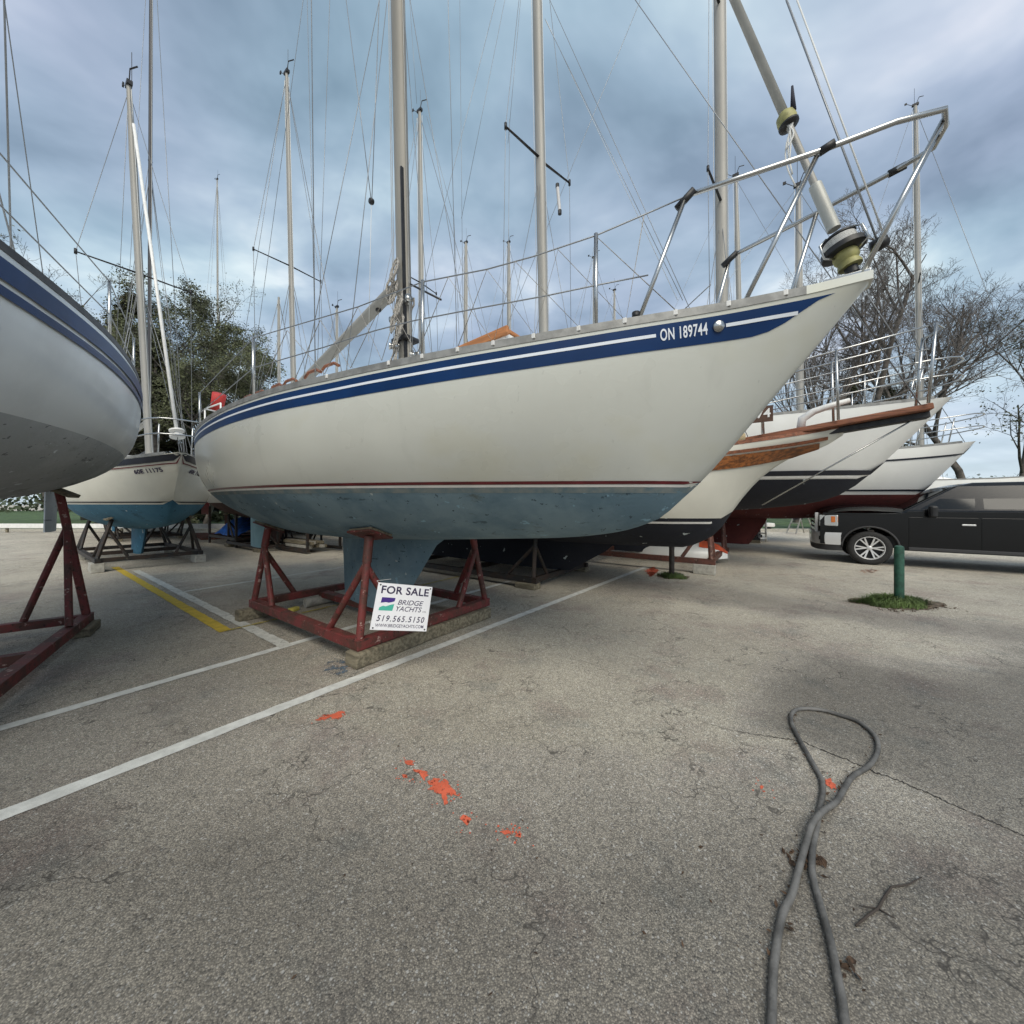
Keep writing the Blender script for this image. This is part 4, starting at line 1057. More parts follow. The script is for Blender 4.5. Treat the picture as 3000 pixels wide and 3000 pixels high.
MB().add([SP(x, y, .0016) for x, y in ((.11, .695), (.345, .695), (.34, .625), (.29, .60), (.24, .585), (.19, .595), (.10, .575))], [tuple(range(7))]).build('logo', mat('purple_ink', (.05, .018, .20), .5), sgn, recalc=False)
MB().add([SP(x, y, .0016) for x, y in ((.085, .415), (.325, .415), (.34, .565), (.28, .545), (.20, .505), (.15, .515), (.09, .475))], [tuple(range(7))]).build('logo', mat('teal_ink', (.06, .42, .32), .5), sgn, recalc=False)
for x, y in ((.045, .955), (.965, .955), (.045, .04), (.96, .04)):
    MB().lathe([(.0, .001), (.006, .001), (.007, 0)], SP(x, y, .0012), nrm, 10).build('eyelet', DARKM, sgn)
postp = MO + UX * nl.x + VX * nl.y
for y in (.955, .06):
    a_ = SP(.03, y, .0); MB().tube([a_, a_ + Vector((-.06, .10, .01)), a_ + Vector((.02, .22, .0))], .0022, 5).build('wire_tie', WIREP, sgn)

# ================================================================== neighbouring boats
NAVY = mat('navy_paint', (.008, .011, .022), .4, var=.2, vs=4)
CREAM = mat('pale_cream_gelcoat', (.70, .685, .60), .4, var=.04, vs=1.2, coat=.2)
def sheer_off(d): return lambda H, t: H.zs(t) - d
def wl_off(z): return lambda H, t: z

# --- traditional cutter with bowsprit, right behind the boat for sale
B2 = Vector((-.446, 8.086, 0)); P2 = lambda x, y, v=0.: onplane(x, y, B2, v)
HB2 = [(-4.4, .85), (-2., 1.4), (0., 1.55), (2., 1.45), (3.5, 1.05), (4.5, .62), (5.2, .26), (5.6, .10), (5.9, .05)]
ZS2 = [(-4.4, 2.12), (-2., 1.98), (0., 1.94), (2., 1.98), (3.5, 2.09), (4.5, 2.22), (5.3, 2.34), (5.9, 2.44)]
st2 = [P2(x, y) for x, y in ((1996, 1603), (2081, 1574), (2112, 1548), (2138, 1510), (2177, 1457), (2236, 1395), (2322, 1340), (2413, 1309), (2470, 1275))]
ZK2 = sorted([(-4.4, 1.22), (-3.6, .98), (-2., .82), (0., .74), (2.6, .735)] + [(p.x, p.z) for p in st2])
H2 = Hull(-4.4, st2[-1].x, lambda t: interp(HB2, t), lambda t: interp(ZS2, t), lambda t: interp(ZK2, t), lambda t: 1.235)
r2_ = empty('sailboat', (B2.x, B2.y, 0), ROT); tag(r2_, 'cream cutter with bowsprit and varnished trailboard, black bottom, behind the boat for sale', 'sailboat')
H2.shell('hull', [CREAM, NAVYB], r2_, n=60, ntop=12, nbot=12); H2.deck('deck', GELW, r2_, n=30)
for sd in (-1, 1):
    H2.rail('cap_rail', TEAK, r2_, -4.35, st2[-1].x - .05, w=.08, h=.05, side=sd, n=50)
    H2.strip('rubbing_strake', TEAK, r2_, -4.3, 5.6, lambda t: H2.zs(t) - .075, lambda t: H2.zs(t) - .115, eps=.02, side=sd, n=50, rows=1)
    H2.strip('trailboard', VARN, r2_, 3.6, 5.52, lambda t: H2.zs(t) - .135, lambda t: H2.zs(t) - .30 + .06 * smooth(4.6, 5.5, t), eps=.015, side=sd, n=40, rows=2)
    H2.strip('boot_stripe', WHT, r2_, -4.1, 4.5, lambda t: 1.185, lambda t: 1.155, eps=.004, side=sd, n=40, rows=1)
foil_part('keel', NAVYB, r2_, [(.95, 3.0, -2.6), (.6, 2.6, -2.6), (.19, 1.9, -2.5)], .16, n=9)
foil_part('rudder', NAVYB, r2_, [(1.2, -3.4, -4.2), (.5, -3.0, -3.7)], .05)
coachroof(r2_, H2, -2.4, 3.0, .95, .46, wins=4)
se = P2(2720, 1198); sb = Vector((4.7, 0, H2.zs(4.7) + .09))
spr = MB().beam(sb, se, .40, .07).build('bowsprit', TEAK, r2_, bevel=.012)
MB().beam(sb - Vector((0, 0, .075)), se - Vector((0, 0, .07)), .16, .075).build('bowsprit_beam', DARKM, r2_, bevel=.01)
wire(r2_, P2(2232, 1480), se - Vector((.05, 0, .06)), .010, STEEL, name='bobstay')
for k, sd in enumerate((-1, 1)):
    v_ = sd * .24
    def sp_at(f): p = sb.lerp(se, f); return Vector((p.x, v_, p.z + .03))
    hts = (.86, .60, .40)
    base = [Vector((3.9, sd * (H2.hb(3.9) - .1), H2.zs(3.9))), sp_at(.12), sp_at(.55), sp_at(.97)]
    for b_, lean in zip(base, (.0, -.03, -.02, .06)): MB().tube([b_, b_ + Vector((lean, 0, .88))], .015, 8).build('pulpit_post', STEEL, r2_, smooth=True)
    for h in hts:
        MB().tube([p + Vector((0, 0, h)) for p in base], .011 if h > .8 else .008, 7).build('pulpit_rail', STEEL, r2_, smooth=True)
MB().tube([Vector((se.x, -.24, se.z + .89)), Vector((se.x + .12, 0, se.z + .91)), Vector((se.x, .24, se.z + .89))], .011, 7).build('pulpit_rail', STEEL, r2_, smooth=True)
pb = P2(2212, 1216, -.62)
bd = MB().box(Vector((pb.x - .12, pb.y, pb.z)), (.62, .02, .20)).build('weather_cloth', mat('brown_canvas', (.09, .05, .035), .9, var=.2, vs=10), r2_)
vs, fs, _ = text_geo('74', weight=.02)
MB().add([Vector((pb.x + .02 + .145 * x, pb.y - .0125, pb.z - .05 + .115 * y)) for x, y in vs], fs).build('sail_number', WHT, r2_, recalc=False)['label'] = 'white digits 74'
MB().tube([Vector((3.2, -.35, H2.zs(3.3) + .20)), Vector((3.6, -.4, H2.zs(3.6) + .24)), Vector((4.4, -.32, H2.zs(4.3) + .2)), Vector((4.7, -.2, H2.zs(4.6) + .14))], [.08, .17, .15, .06], 12).build('sail_bag', CANV, r2_, smooth=True)
ar = [P2(x, y, .1) for x, y in ((2345, 1262), (2350, 1228), (2385, 1205), (2430, 1190), (2490, 1172))]
MB().tube(ar, [.05, .05, .045, .04, .03], 10).build('anchor_shank', WHT, r2_, smooth=True)
MT2 = (.0923 * B2.y - B2.x) / (.811 + .0923 * .585)
rig(r2_, MT2, H2.zs(MT2) + .3, 14.6, H2, rake=.28, wx=.20, wy=.15, spreaders=(.49,), span=.88, twist=.2, r=.0055, fore=se + Vector((-.06, 0, .05)), aft=Vector((-4.3, 0, 2.12)), inner=Vector((4.75, 0, 2.36)),
    boom=(MT2 - 3.8, 3.5, 3.3, .06), chain=.9)
rr0 = P2(1633, 545, .5); rr1 = P2(1640, 622, .5)
MB().tube([rr0, rr1], .035, 10).build('radar_reflector', mat('white_tube', (.55, .55, .56), .5), r2_, smooth=True, auto=40)
for p in (rr0, rr1): MB().tube([p - Vector((0, 0, .04)), p + Vector((0, 0, .04))], .04, 8).build('reflector_cap', BLK, r2_, smooth=True, auto=40)
wire(r2_, P2(1596, 55), P2(2000, 880), .005, name='staysail_stay'); wire(r2_, P2(1600, 60), P2(1985, 880, .06), .004, WIREP, name='staysail_halyard')
wire(r2_, P2(1493, 350, -.5), P2(1487, 1000, -.5), .004, name='flag_halyard')
cradle(B2, ROT, 3.6, 2.0, .93, .8, BLKC, 'black steel cradle under the bowsprit cutter')

# --- big white sloop with black boot-top beyond the cutter
B3 = yard(.5, 7.0)
k3 = (2118 - 1500) / F; mt3 = (k3 * B3.y - B3.x) / (.811 + k3 * .585)
sailboat('large white sloop with black boot top, its bow beyond the bowsprit cutter', B3, L=12.2, beam=3.7, zwl=1.95, fb=1.12, depth=.72, top=GELW, bot=NAVYB,
         stripes=((NAVY, wl_off(2.08), wl_off(1.99)), (WHT, wl_off(1.985), wl_off(1.945))), mast_t=mt3, mast_z=17.5, wx=.25, wy=.17, spreaders=(.36, .68), span=1.1, rake=.1, boom=True, roof=.4, keel=(1.4, -.6, .2),
         cr=BRNC, cr_label='brown steel cradle on concrete blocks under the large white sloop', cradle_kw=dict(L=5.2, w=2.5, zp=1.42, vp=1.05, blocks=CONC, base=.2, tube=.11), r=.007)
# --- white boat with red bottom, farther right
B4 = yard(3.0, 10.7); k4 = (2345 - 1500) / F; mt4 = (k4 * B4.y - B4.x) / (.811 + k4 * .585)
sailboat('white sailboat with dark red bottom standing behind the pickup truck', B4, L=9.8, beam=3.2, zwl=1.70, fb=1.0, depth=.7, top=GELW, bot=REDB, stripes=((NAVY, sheer_off(.24), sheer_off(.28)), (NAVY, wl_off(1.80), wl_off(1.76))),
         mast_t=mt4, mast_z=10.6, wx=.16, wy=.12, cr=DARKM, cr_label='dark steel cradle under the red bottomed boat', rake=.05, cradle_kw=dict(shift=-2.3))
B5 = yard(2.2, 14.4)
sailboat('white sailboat with red bottom farthest right in the row', B5, L=10.5, beam=3.3, zwl=1.72, fb=1.05, depth=.75, top=GELW, bot=REDB, stripes=((REDS, wl_off(1.82), wl_off(1.77)),), mast_t=.8, mast_z=14.5, cr=DARKM, cr_label='dark steel cradle under the farthest right boat', detail=False)

# --- boat at the left edge, its quarter seen end-on
BL = Vector((-4.78, 2.62, 0)); ANGL = math.radians(-53)
sailboat('white sailboat with blue stripes and dark rail cut off by the left edge', BL, ang=ANGL, L=8.9, beam=2.9, zwl=1.56, top=mat('pale_blue_white_gelcoat', (.66, .70, .72), .35, var=.05, vs=2, coat=.2), bot=bottom_paint('pale_grey_antifouling', (.36, .39, .41), (.44, .47, .49), (.24, .26, .26)), hull=MH, rail_m=mat('dark_toe_rail', (.035, .032, .03), .5, var=.3, vs=9),
         stripes=((BLUE, sheer_off(.05), sheer_off(.16)), (BLUE, sheer_off(.19), sheer_off(.24))), mast_t=.7, mast_z=14., cr=REDC, cr_label='red steel cradle under the boat cut off by the left edge', cradle_kw=dict(zp=1.57, vp=.72), keel=(1.1, -.7, -.2), zoff=.42)

# --- bow-on boat in the next row, left
BO = yard(-9.08, -.70)
LL, HL = sailboat('cream boat with navy and red sheer lines seen bow-on at the left', BO, L=7.9, beam=2.6, zwl=1.46, fb=.80, depth=.62, top=CREAM, bot=BLUEB,
         stripes=((NAVY, sheer_off(.015), sheer_off(.13)), (REDS, sheer_off(.165), sheer_off(.185)), (NAVY, wl_off(1.49), wl_off(1.465))), mast_t=1.35, mast_z=11.1, wx=.19, wy=.14, span=.95, spreaders=(.5,), rake=.3, lean=-.30,
         cr=BLKC, cr_label='black steel cradle on pale concrete blocks under the bow-on boat', cradle_kw=dict(L=3.4, w=1.7, blocks=CONC, base=.2, zp=1.14, vp=.62), roof=.34)
fs0 = Vector((HL.t1 - .15, 0, HL.zs(HL.t1)))
ftop = Vector((1.05, -.30, 11.0)); fd = (ftop - fs0).normalized()
MB().tube([fs0 + fd * .5, ftop - fd * 1.0], .03, 8).build('furled_genoa', WHT, LL, smooth=True)
MB().lathe([(.0, .06), (.12, .06), (.12, .03), (.05, .02), (.05, -.05), (.12, -.06), (.12, -.09), (0, -.09)], fs0 + fd * .42, fd, 16).build('furler_drum', WHT, LL, smooth=True, auto=40)
MB().tube([Vector((HL.t1 - .3, .26, HL.zs(HL.t1) + .06)), Vector((HL.t1 - .1, .28, HL.zs(HL.t1) - .1)), Vector((HL.t1 - .25, .33, HL.zs(HL.t1) - .42))], .035, 7).build('anchor', DARKM, LL, smooth=True)
for sd in (-1, 1):
    vs, fs, _ = text_geo('60E 11175', weight=.03); P = []
    for x, y in vs:
        t = (HL.t1 - .86 + .46 * x) if sd < 0 else (HL.t1 - .40 - .46 * x); P.append(HL.pt(t, HL.zs(t) - .31 + .085 * y, sd, .006))
    MB().add(P, fs).build('registration_number', INK, LL, recalc=False)

# --- second row and beyond: boats of which mostly the masts show
def behind(px, ytop, Z, lean, label, L=9., col=None, bot=None, mt=.6, wx=.17, u=None, crl=None, spreaders=(.52,), span=.85, mm_=None, detail=False, head=True, wy=.13, r=.0085):
    p = W(px, HZ, Z); o = Vector((p.x, p.y, 0)) - UX * mt; top = CH + (HZ - ytop) / F * Z
    rt, hh_ = sailboat(label, o, L=L, beam=L * .32, zwl=1.5, fb=.95, depth=.6, top=col or GELW, bot=bot or NAVYB, mast_t=mt, mast_z=top, wx=wx, wy=wy, rake=lean, cr=BLKC, cr_label=crl, spreaders=spreaders, span=span, mast_m=mm_, detail=detail, headgear=head, r=r)
    return rt, o
behind(866, 175, 11.6, .62, 'white sailboat with brown bottom, stern showing past the stern of the boat for sale', L=10.2, bot=BROWNB, mt=1.5, crl='black steel cradle behind the rudder of the boat for sale', spreaders=(.5,), span=1.0, detail=True, wx=.19)
rE, oE = behind(1238, 318, 13.4, .16, 'sailboat whose masthead shows just right of the large mast', L=9.5, mt=.4, crl='black cradle of the boat just right of the large mast', wx=.21, detail=True)
for (x0, y0), (x1, y1), v_ in (((1200, 0), (1221, 303), -.3), ((1479, 0), (1352, 640), .4), ((1347, 0), (1356, 900), .2), ((1525, 0), (1488, 420), .5), ((1250, 340), (1330, 640), .1), ((1330, 640), (1345, 980), .1)):
    wire(rE, onplane(x0, y0, oE, v_), onplane(x1, y1, oE, v_), .007, name='running_line')
behind(1363, 712, 20., -.05, 'distant sailboat with a short bare mast in the middle of the sky gap', crl='black cradle of the distant boat in the sky gap', wx=.22, wy=.2)
behind(1494, 708, 21.5, .1, 'distant sailboat with bare mast left of the cutter mast', crl='black cradle of the distant boat left of the cutter mast', wx=.22, wy=.2)
behind(1746, 752, 21., .1, 'distant sailboat with bare mast right of the cutter mast', crl='black cradle of the distant boat right of the cutter mast', wx=.2, wy=.18)
behind(1800, 850, 25., .0, 'small distant sailboat with the lowest mast near the bow of the boat for sale', crl='black cradle of the boat with the lowest mast', wx=.16)
behind(818, 870, 17.5, .05, 'distant sailboat with plain mast left of the boom', crl='black cradle of the distant boat left of the boom', wx=.16, head=False)
behind(987, 900, 18.5, .0, 'distant sailboat with low mast under the boom', crl='black cradle of the distant boat under the boom', wx=.14)
behind(640, 520, 30., .3, 'far sailboat beyond the trees at the left', crl='black cradle of the far boat by the trees', wx=.16)
behind(436, -260, 15., -.45, 'far sailboat with dark bronze mast behind the bow-on boat', L=12., mt=.9, crl='black cradle under the boat with the dark bronze mast', mm_=mat('bronze_mast_paint', (.05, .05, .055), .5, .3), wx=.15, wy=.12, spreaders=(.55,), span=.01)
behind(2700, 300, 17., .2, 'sailboat whose mast stands above the pickup truck', crl='dark cradle of the boat above the pickup truck', wx=.2)

# ================================================================== pickup truck
PB = mat('black_truck_paint', (.003, .0033, .004), .16, spec=.45)
CHR = mat('chrome', (.60, .60, .60), .25, .15, coat=.6)
GREYP = mat('dark_grey_plastic', (.035, .035, .037), .7)
LENS = mat('clear_lamp_lens', (.55, .57, .58), .12, .3, coat=.6)
AMB = mat('amber_lens', (.60, .16, .02), .2, coat=.5)
TGL = mat('truck_glass', (.008, .010, .011), .05, spec=.4)
ct = G(2545, 1653); TA = ROT + math.pi
tl = Vector((math.cos(TA + math.pi / 2), math.sin(TA + math.pi / 2), 0))
to = ct - tl * .86
tr = empty('pickup_truck', (to.x, to.y, 0), TA); tag(tr, 'black pickup truck with chrome front bumper parked at the right', 'truck')
HWD = .985
def arch(cx, r=.50, n=14, z=.40): return [(cx + r * math.cos(math.pi * i / n), z + r * math.sin(math.pi * i / n)) for i in range(n + 1)]
def slab(poly, y0, y1): return [Vector((x, y0, z)) for x, z in poly], Vector((0, y1 - y0, 0))
# front clip + doors + bed sides share one side outline, arches cut in
prof = [(.90, .46), (.50, .42)] + arch(0., .50)[0:] + [(-.56, .38), (-3.15, .38)] + arch(-3.65, .49) + [(-4.2, .42), (-4.88, .50), (-4.90, 1.32), (-2.98, 1.34), (-2.96, 1.27), (-.62, 1.27), (-.60, 1.23), (.55, 1.215), (.80, 1.17), (.90, 1.03), (.90, .74)]
mb = MB()
for y0, y1 in ((HWD - .10, HWD), (-HWD, -HWD + .10)):
    p, d = slab(prof, y0, y1); mb.prism(p, d)
body = mb.build('body', PB, tr, bevel=.02)
R = []
for x, zh in ((-.62, 1.335), (-.4, 1.375), (0., 1.40), (.35, 1.395), (.62, 1.37), (.80, 1.325), (.90, 1.255), (.95, 1.12)):
    row = []
    for j in range(-12, 13):
        y = j / 12; bulge = .028 * smooth(.62, .50, abs(y)); row.append(Vector((x - .10 * abs(y) ** 3 * smooth(.3, .95, x), y * (HWD - .004), zh + bulge - .12 * abs(y) ** 7)))
    R.append(row)
MB().grid(R).build('hood', PB, tr, smooth=True)
MB().box((-2.3, 0, .55), (5.1, 1.72, .28)).build('chassis', GREYP, tr); MB().box((-3.92, 0, .72), (1.86, 1.74, .06)).build('bed_floor', GREYP, tr)
MB().box((-4.86, 0, .9), (.06, 1.78, .6)).build('tailgate', PB, tr, bevel=.015)
# cab
def cabring(z, xa, xb, w): return [Vector((xa, w, z)), Vector((xb, w, z)), Vector((xb, -w, z)), Vector((xa, -w, z))]
rows = [cabring(1.24, -.50, -2.92, .965), cabring(1.30, -.58, -2.92, .955), cabring(1.82, -1.36, -2.82, .79), cabring(1.90, -1.66, -2.64, .71)]
mb = MB(); vs = sum(rows, []); mb.add(vs, [(i * 4 + j, i * 4 + (j + 1) % 4, i * 4 + 4 + (j + 1) % 4, i * 4 + 4 + j) for i in range(3) for j in range(4)] + [(12, 13, 14, 15)])
mb.build('cab', PB, tr, bevel=.03)
def quad_on(a, b, c_, d_, name, m_, inset=.0, off=.006):
    n = (b - a).cross(d_ - a).normalized(); c = (a + b + c_ + d_) / 4
    q = [p + (c - p) * inset + n * off for p in (a, b, c_, d_)]
    return MB().prism(q, n * .004).build(name, m_, tr)
for sd in (1, -1):
    lo = lambda x: Vector((x, sd * .962, 1.33)); hi = lambda x: Vector((x, sd * .808, 1.79))
    qa = [lo(-.82), lo(-1.62), hi(-1.66), hi(-1.46)]; qb = [lo(-1.74), lo(-2.72), hi(-2.62), hi(-1.76)]
    for q in (qa, qb):
        if sd > 0: q = q[::-1]
        quad_on(*q, 'side_window', TGL, off=.012 )
    for xa, xb in ((-.64, -1.66), (-1.70, -2.62)):
        MB().box(((xa + xb) / 2, sd * (HWD + .003), .80), (abs(xb - xa), .008, .68)).build('door', PB, tr, bevel=.004)
        MB().box((xb + .14, sd * (HWD + .02), .99), (.2, .03, .035)).build('door_handle', CHR, tr, bevel=.008)
    MB().box((-1.63, sd * (HWD + .004), .43), (2.0, .06, .07)).build('running_board', GREYP, tr, bevel=.01)
    MB().box((-.98, sd * 1.13, 1.27), (.12, .2, .26)).build('door_mirror', BLK, tr, bevel=.04)
    # arch flares
    for cx in (0., -3.65):
        pts = [Vector((cx + .50 * math.cos(math.pi * i / 18), sd * (HWD + .006), .40 + .50 * math.sin(math.pi * i / 18))) for i in range(19)]
        MB().tube(pts, .022, 6).build('wheel_arch_trim', GREYP, tr, smooth=True)
    MB().box((.74, sd * (HWD - .03), 1.03), (.36, .075, .27), Matrix.Rotation(sd * -.10, 3, 'Z')).build('headlight', LENS, tr, bevel=.02)
    MB().box((.63, sd * (HWD + .010), 1.06), (.13, .02, .15)).build('side_marker', AMB, tr, bevel=.006)
    MB().box((.20, sd * (HWD + .004), 1.20), (1.3, .012, .045)).build('body_crease', CHR if False else PB, tr, bevel=.004)
ws = [Vector((-.60, .86, 1.315)), Vector((-.60, -.86, 1.315)), Vector((-1.32, -.72, 1.785)), Vector((-1.32, .72, 1.785))]
quad_on(*ws[::-1], 'windscreen', TGL, off=.016)
# grille and bumper
MB().box((.90, 0, .97), (.10, 1.40, .48)).build('grille', BLK, tr, bevel=.02)
for z in (.79, .91, 1.03, 1.15): MB().box((.965, 0, z), (.04, 1.42, .06)).build('grille_bar', CHR, tr, bevel=.008)
for sd in (1, -1): MB().box((.955, sd * .72, .97), (.07, .07, .50)).build('grille_frame', CHR, tr, bevel=.012)
bp_ = [(.50, HWD + .012), (.80, HWD + .005), (.97, .80), (1.03, .4), (1.04, 0), (1.03, -.4), (.97, -.80), (.80, -HWD - .005), (.50, -HWD - .012)]
R = []
for x, y in bp_: R.append([Vector((x, y, .44)), Vector((x + .014, y * 1.004, .52)), Vector((x + .014, y * 1.004, .66)), Vector((x, y, .735)), Vector((x - .07, y * .96, .745))])
MB().grid(R).build('front_bumper', CHR, tr, smooth=True, auto=45)
R = [[Vector((x - .015, y * .99, .30)), Vector((x, y, .47))] for x, y in bp_]; MB().grid(R).build('air_dam', GREYP, tr, smooth=True)
for sd in (1, -1): MB().box((.86, sd * .915, .59), (.12, .06, .10), Matrix.Rotation(sd * -.6, 3, 'Z')).build('fog_lamp', BLK, tr, bevel=.012)
def wheel(cx, sd):
    c = Vector((cx, sd * .86, .395)); ax = Vector((0, sd, 0))
    w = MB().lathe([(.262, -.13), (.33, -.14), (.375, -.125), (.393, -.10), (.395, 0), (.393, .10), (.375, .125), (.33, .14), (.29, .138), (.268, .125)], c, ax, 36).build('tyre', RUBB, tr, smooth=True)
    rim = MB().lathe([(.27, .128), (.262, .133), (.252, .12), (.245, .06), (.24, -.06)], c, ax, 36).build('rim', CHR, w, smooth=True)
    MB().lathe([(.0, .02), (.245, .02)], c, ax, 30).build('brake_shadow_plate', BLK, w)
    for k in range(6):
        for da in (-.17, .17):
            a0 = k * math.pi / 3; a1 = a0 + da
            p0 = c + ax * .085 + Vector((math.cos(a0) * .05, 0, math.sin(a0) * .05)); p1 = c + ax * .105 + Vector((math.cos(a1) * .25, 0, math.sin(a1) * .25))
            MB().beam(p0, p1, .03, .032, up=ax).build('spoke', CHR, rim)
    MB().lathe([(.0, .112), (.045, .11), (.055, .10), (.058, .06)], c, ax, 16).build('hub_cap', CHR, rim, smooth=True)
for cx in (0., -3.65):
    for sd in (1, -1): wheel(cx, sd)

# ================================================================== hose / shore cable on the asphalt
HP = [(2261, 3000), (2263.6, 2901), (2269, 2809), (2291, 2684), (2321, 2618), (2340, 2548), (2361, 2472), (2378, 2417), (2408, 2379), (2451, 2347), (2478, 2303), (2500, 2273), (2543, 2246), (2568, 2211), (2571, 2173), (2549, 2140), (2511, 2113), (2467, 2097), (2413, 2081.5), (2364, 2076), (2331.5, 2080), (2318, 2097), (2321, 2124), (2342, 2167), (2367, 2211), (2391, 2254), (2408, 2287), (2410, 2325), (2399, 2385), (2389, 2439), (2380, 2493), (2380, 2559), (2394, 2618), (2413, 2684), (2435, 2765), (2451, 2847), (2467, 2928), (2475.5, 3000)]
RH = .0122
def crom(P, k=6):
    out = []
    for i in range(len(P) - 1):
        p0, p1, p2, p3 = P[max(i - 1, 0)], P[i], P[i + 1], P[min(i + 2, len(P) - 1)]
        for j in range(k):
            t = j / k; out.append(.5 * ((2 * p1) + (p2 - p0) * t + (2 * p0 - 5 * p1 + 4 * p2 - p3) * t * t + (3 * p1 - p0 - 3 * p2 + p3) * t ** 3))
    return out + [P[-1]]
hp = []
for i, (x, y) in enumerate(HP):
    z = RH
    if i in (7, 8): z = RH * 3.0
    if i in (6, 9): z = RH * 1.9
    hp.append(G(x, y, z))
hp = [hp[0] + (hp[0] - hp[1]) * 3.5] + hp + [hp[-1] + (hp[-1] - hp[-2]) * 3.5]
o = MB().tube(crom(hp, 7), RH, 14).build('hose', mat('grey_rubber_hose', (.105, .102, .097), .58, var=.35, vs=7, bump=.35, bs=90), smooth=True)
tag(o, 'grey hose lying in a long narrow loop on the asphalt', 'hose')

# dead leaves and dirt caught along the hose, scattered crumbs
DEAD = mat('dead_leaf', (.055, .032, .018), .9, var=.5, vs=30)
def leaf_litter(name, centers, n, spread, size, seed, label, m=DEAD, kind='stuff'):
    rnd = random.Random(seed); mb = MB()
    for _ in range(n):
        c = rnd.choice(centers); p = Vector((c.x + rnd.gauss(0, spread), c.y + rnd.gauss(0, spread), rnd.uniform(.003, .014)))
        L = size * rnd.uniform(.4, 1.4); w = L * rnd.uniform(.25, .6); a = rnd.uniform(0, 6.28)
        R = Matrix.Rotation(a, 3, 'Z') @ Matrix.Rotation(rnd.uniform(-.6, .6), 3, 'X') @ Matrix.Rotation(rnd.uniform(-.4, .4), 3, 'Y')
        q = [Vector((-L / 2, 0, 0)), Vector((-L * .1, w / 2, .15 * w)), Vector((L / 2, 0, .2 * L)), Vector((-L * .1, -w / 2, .15 * w))]
        mb.add([p + R @ v for v in q], [(0, 1, 2), (0, 2, 3)])
    o = mb.build(name, m, recalc=False); return tag(o, label, kind=kind)
hs = crom(hp, 4)
leaf_litter('leaf_crumbs', hs[8:130], 150, .022, .022, 3, 'dark leaf crumbs caught along the hose')
wide = [G(x, y) for x, y in ((1750, 2100), (1550, 2300), (1600, 2600), (1800, 2500), (1200, 2400), (900, 2500), (2100, 2400), (700, 2150), (2550, 2600), (2000, 2650), (1300, 2050))]
leaf_litter('leaf_crumbs', wide, 60, .35, .016, 4, 'tiny dark specks of leaf scattered over the open asphalt')
for k, (x, y, lb) in enumerate(((2395, 2530, 'brown crumpled leaf clump under the crossing of the hose'), (2335, 2525, 'brown curled leaf left of the hose crossing'), (2480, 2850, 'reddish brown leaf clump beside the right hose run'), (2322, 2725, 'small split brown leaf between the hose runs'))):
    rnd = random.Random(20 + k); c = G(x, y); mb = MB()
    for _ in range(12 if k != 3 else 4):
        L = rnd.uniform(.016, .042); w = L * rnd.uniform(.3, .55); R = Matrix.Rotation(rnd.uniform(0, 6.28), 3, 'Z') @ Matrix.Rotation(rnd.uniform(-.8, .8), 3, 'X')
        p = Vector((rnd.gauss(0, .02), rnd.gauss(0, .02), rnd.uniform(.004, .014)))
        q = [Vector((-L / 2, 0, 0)), Vector((-L * .15, w / 2, .3 * w)), Vector((L * .2, w * .35, .2 * w)), Vector((L / 2, 0, .25 * L)), Vector((L * .1, -w * .4, .25 * w)), Vector((-L * .2, -w / 2, .2 * w))]
        mb.add([p + R @ v for v in q], [(0, 1, 2, 3), (0, 3, 4, 5)])
    o = mb.build('dead_leaves', DEAD, recalc=False); o.location = c; tag(o, lb, kind='stuff')
tw = [G(x, y, .006) for x, y in ((2507, 2712), (2545, 2680), (2572, 2662), (2590, 2630), (2612, 2598), (2660, 2592), (2700, 2570))]
c = tw[2].copy(); mb = MB().tube([p - c for p in tw], [.0035, .004, .0042, .004, .0035, .003, .002], 6); mb.tube([tw[2] - c, G(2518, 2653, .01) - c], [.003, .0015], 5); mb.tube([tw[2] - c, G(2625, 2692, .008) - c], [.003, .0015], 5)
o = mb.build('twig', mat('twig_bark', (.045, .036, .03), .9), smooth=True); o.location = c; tag(o, 'thin forked dry twig right of the hose', 'twig')

# ================================================================== posts with grass round their feet
BLADE = mat('grass_blades', (.075, .115, .03), .8, var=.35, vs=8)
def tuft(c, rx, ry, n, h, seed, label):
    rnd = random.Random(seed); mb = MB()
    for _ in range(n):
        a = rnd.uniform(0, 6.28); q = math.sqrt(rnd.random()) * (.72 + .45 * mnoise.noise(Vector((math.cos(a) * 1.7, math.sin(a) * 1.7, seed * 3.3))) + rnd.uniform(0, .15)); p = Vector((c.x + math.cos(a) * q * rx, c.y + math.sin(a) * q * ry, 0))
        hh = h * rnd.uniform(.35, 1.) * (1.1 - .6 * q); d = Vector((rnd.gauss(0, .45), rnd.gauss(0, .45), 0)) * hh; w = Vector((math.cos(a + 1.3), math.sin(a + 1.3), 0)) * rnd.uniform(.004, .009)
        m1 = p + d * .35 + Vector((0, 0, hh * .65)); t = p + d + Vector((0, 0, hh * rnd.uniform(.75, 1.)))
        mb.add([p - w, p + w, m1 + w * .7, m1 - w * .7, t], [(0, 1, 2, 3), (3, 2, 4)])
    return tag(mb.build('grass_tuft', BLADE, recalc=False), label, kind='stuff')
g1 = G(1968, 1690); g2 = G(2622, 1768)
SOIL = mat('bare_soil', (.11, .085, .06), .95, var=.4, vs=20, bump=1., bs=40)
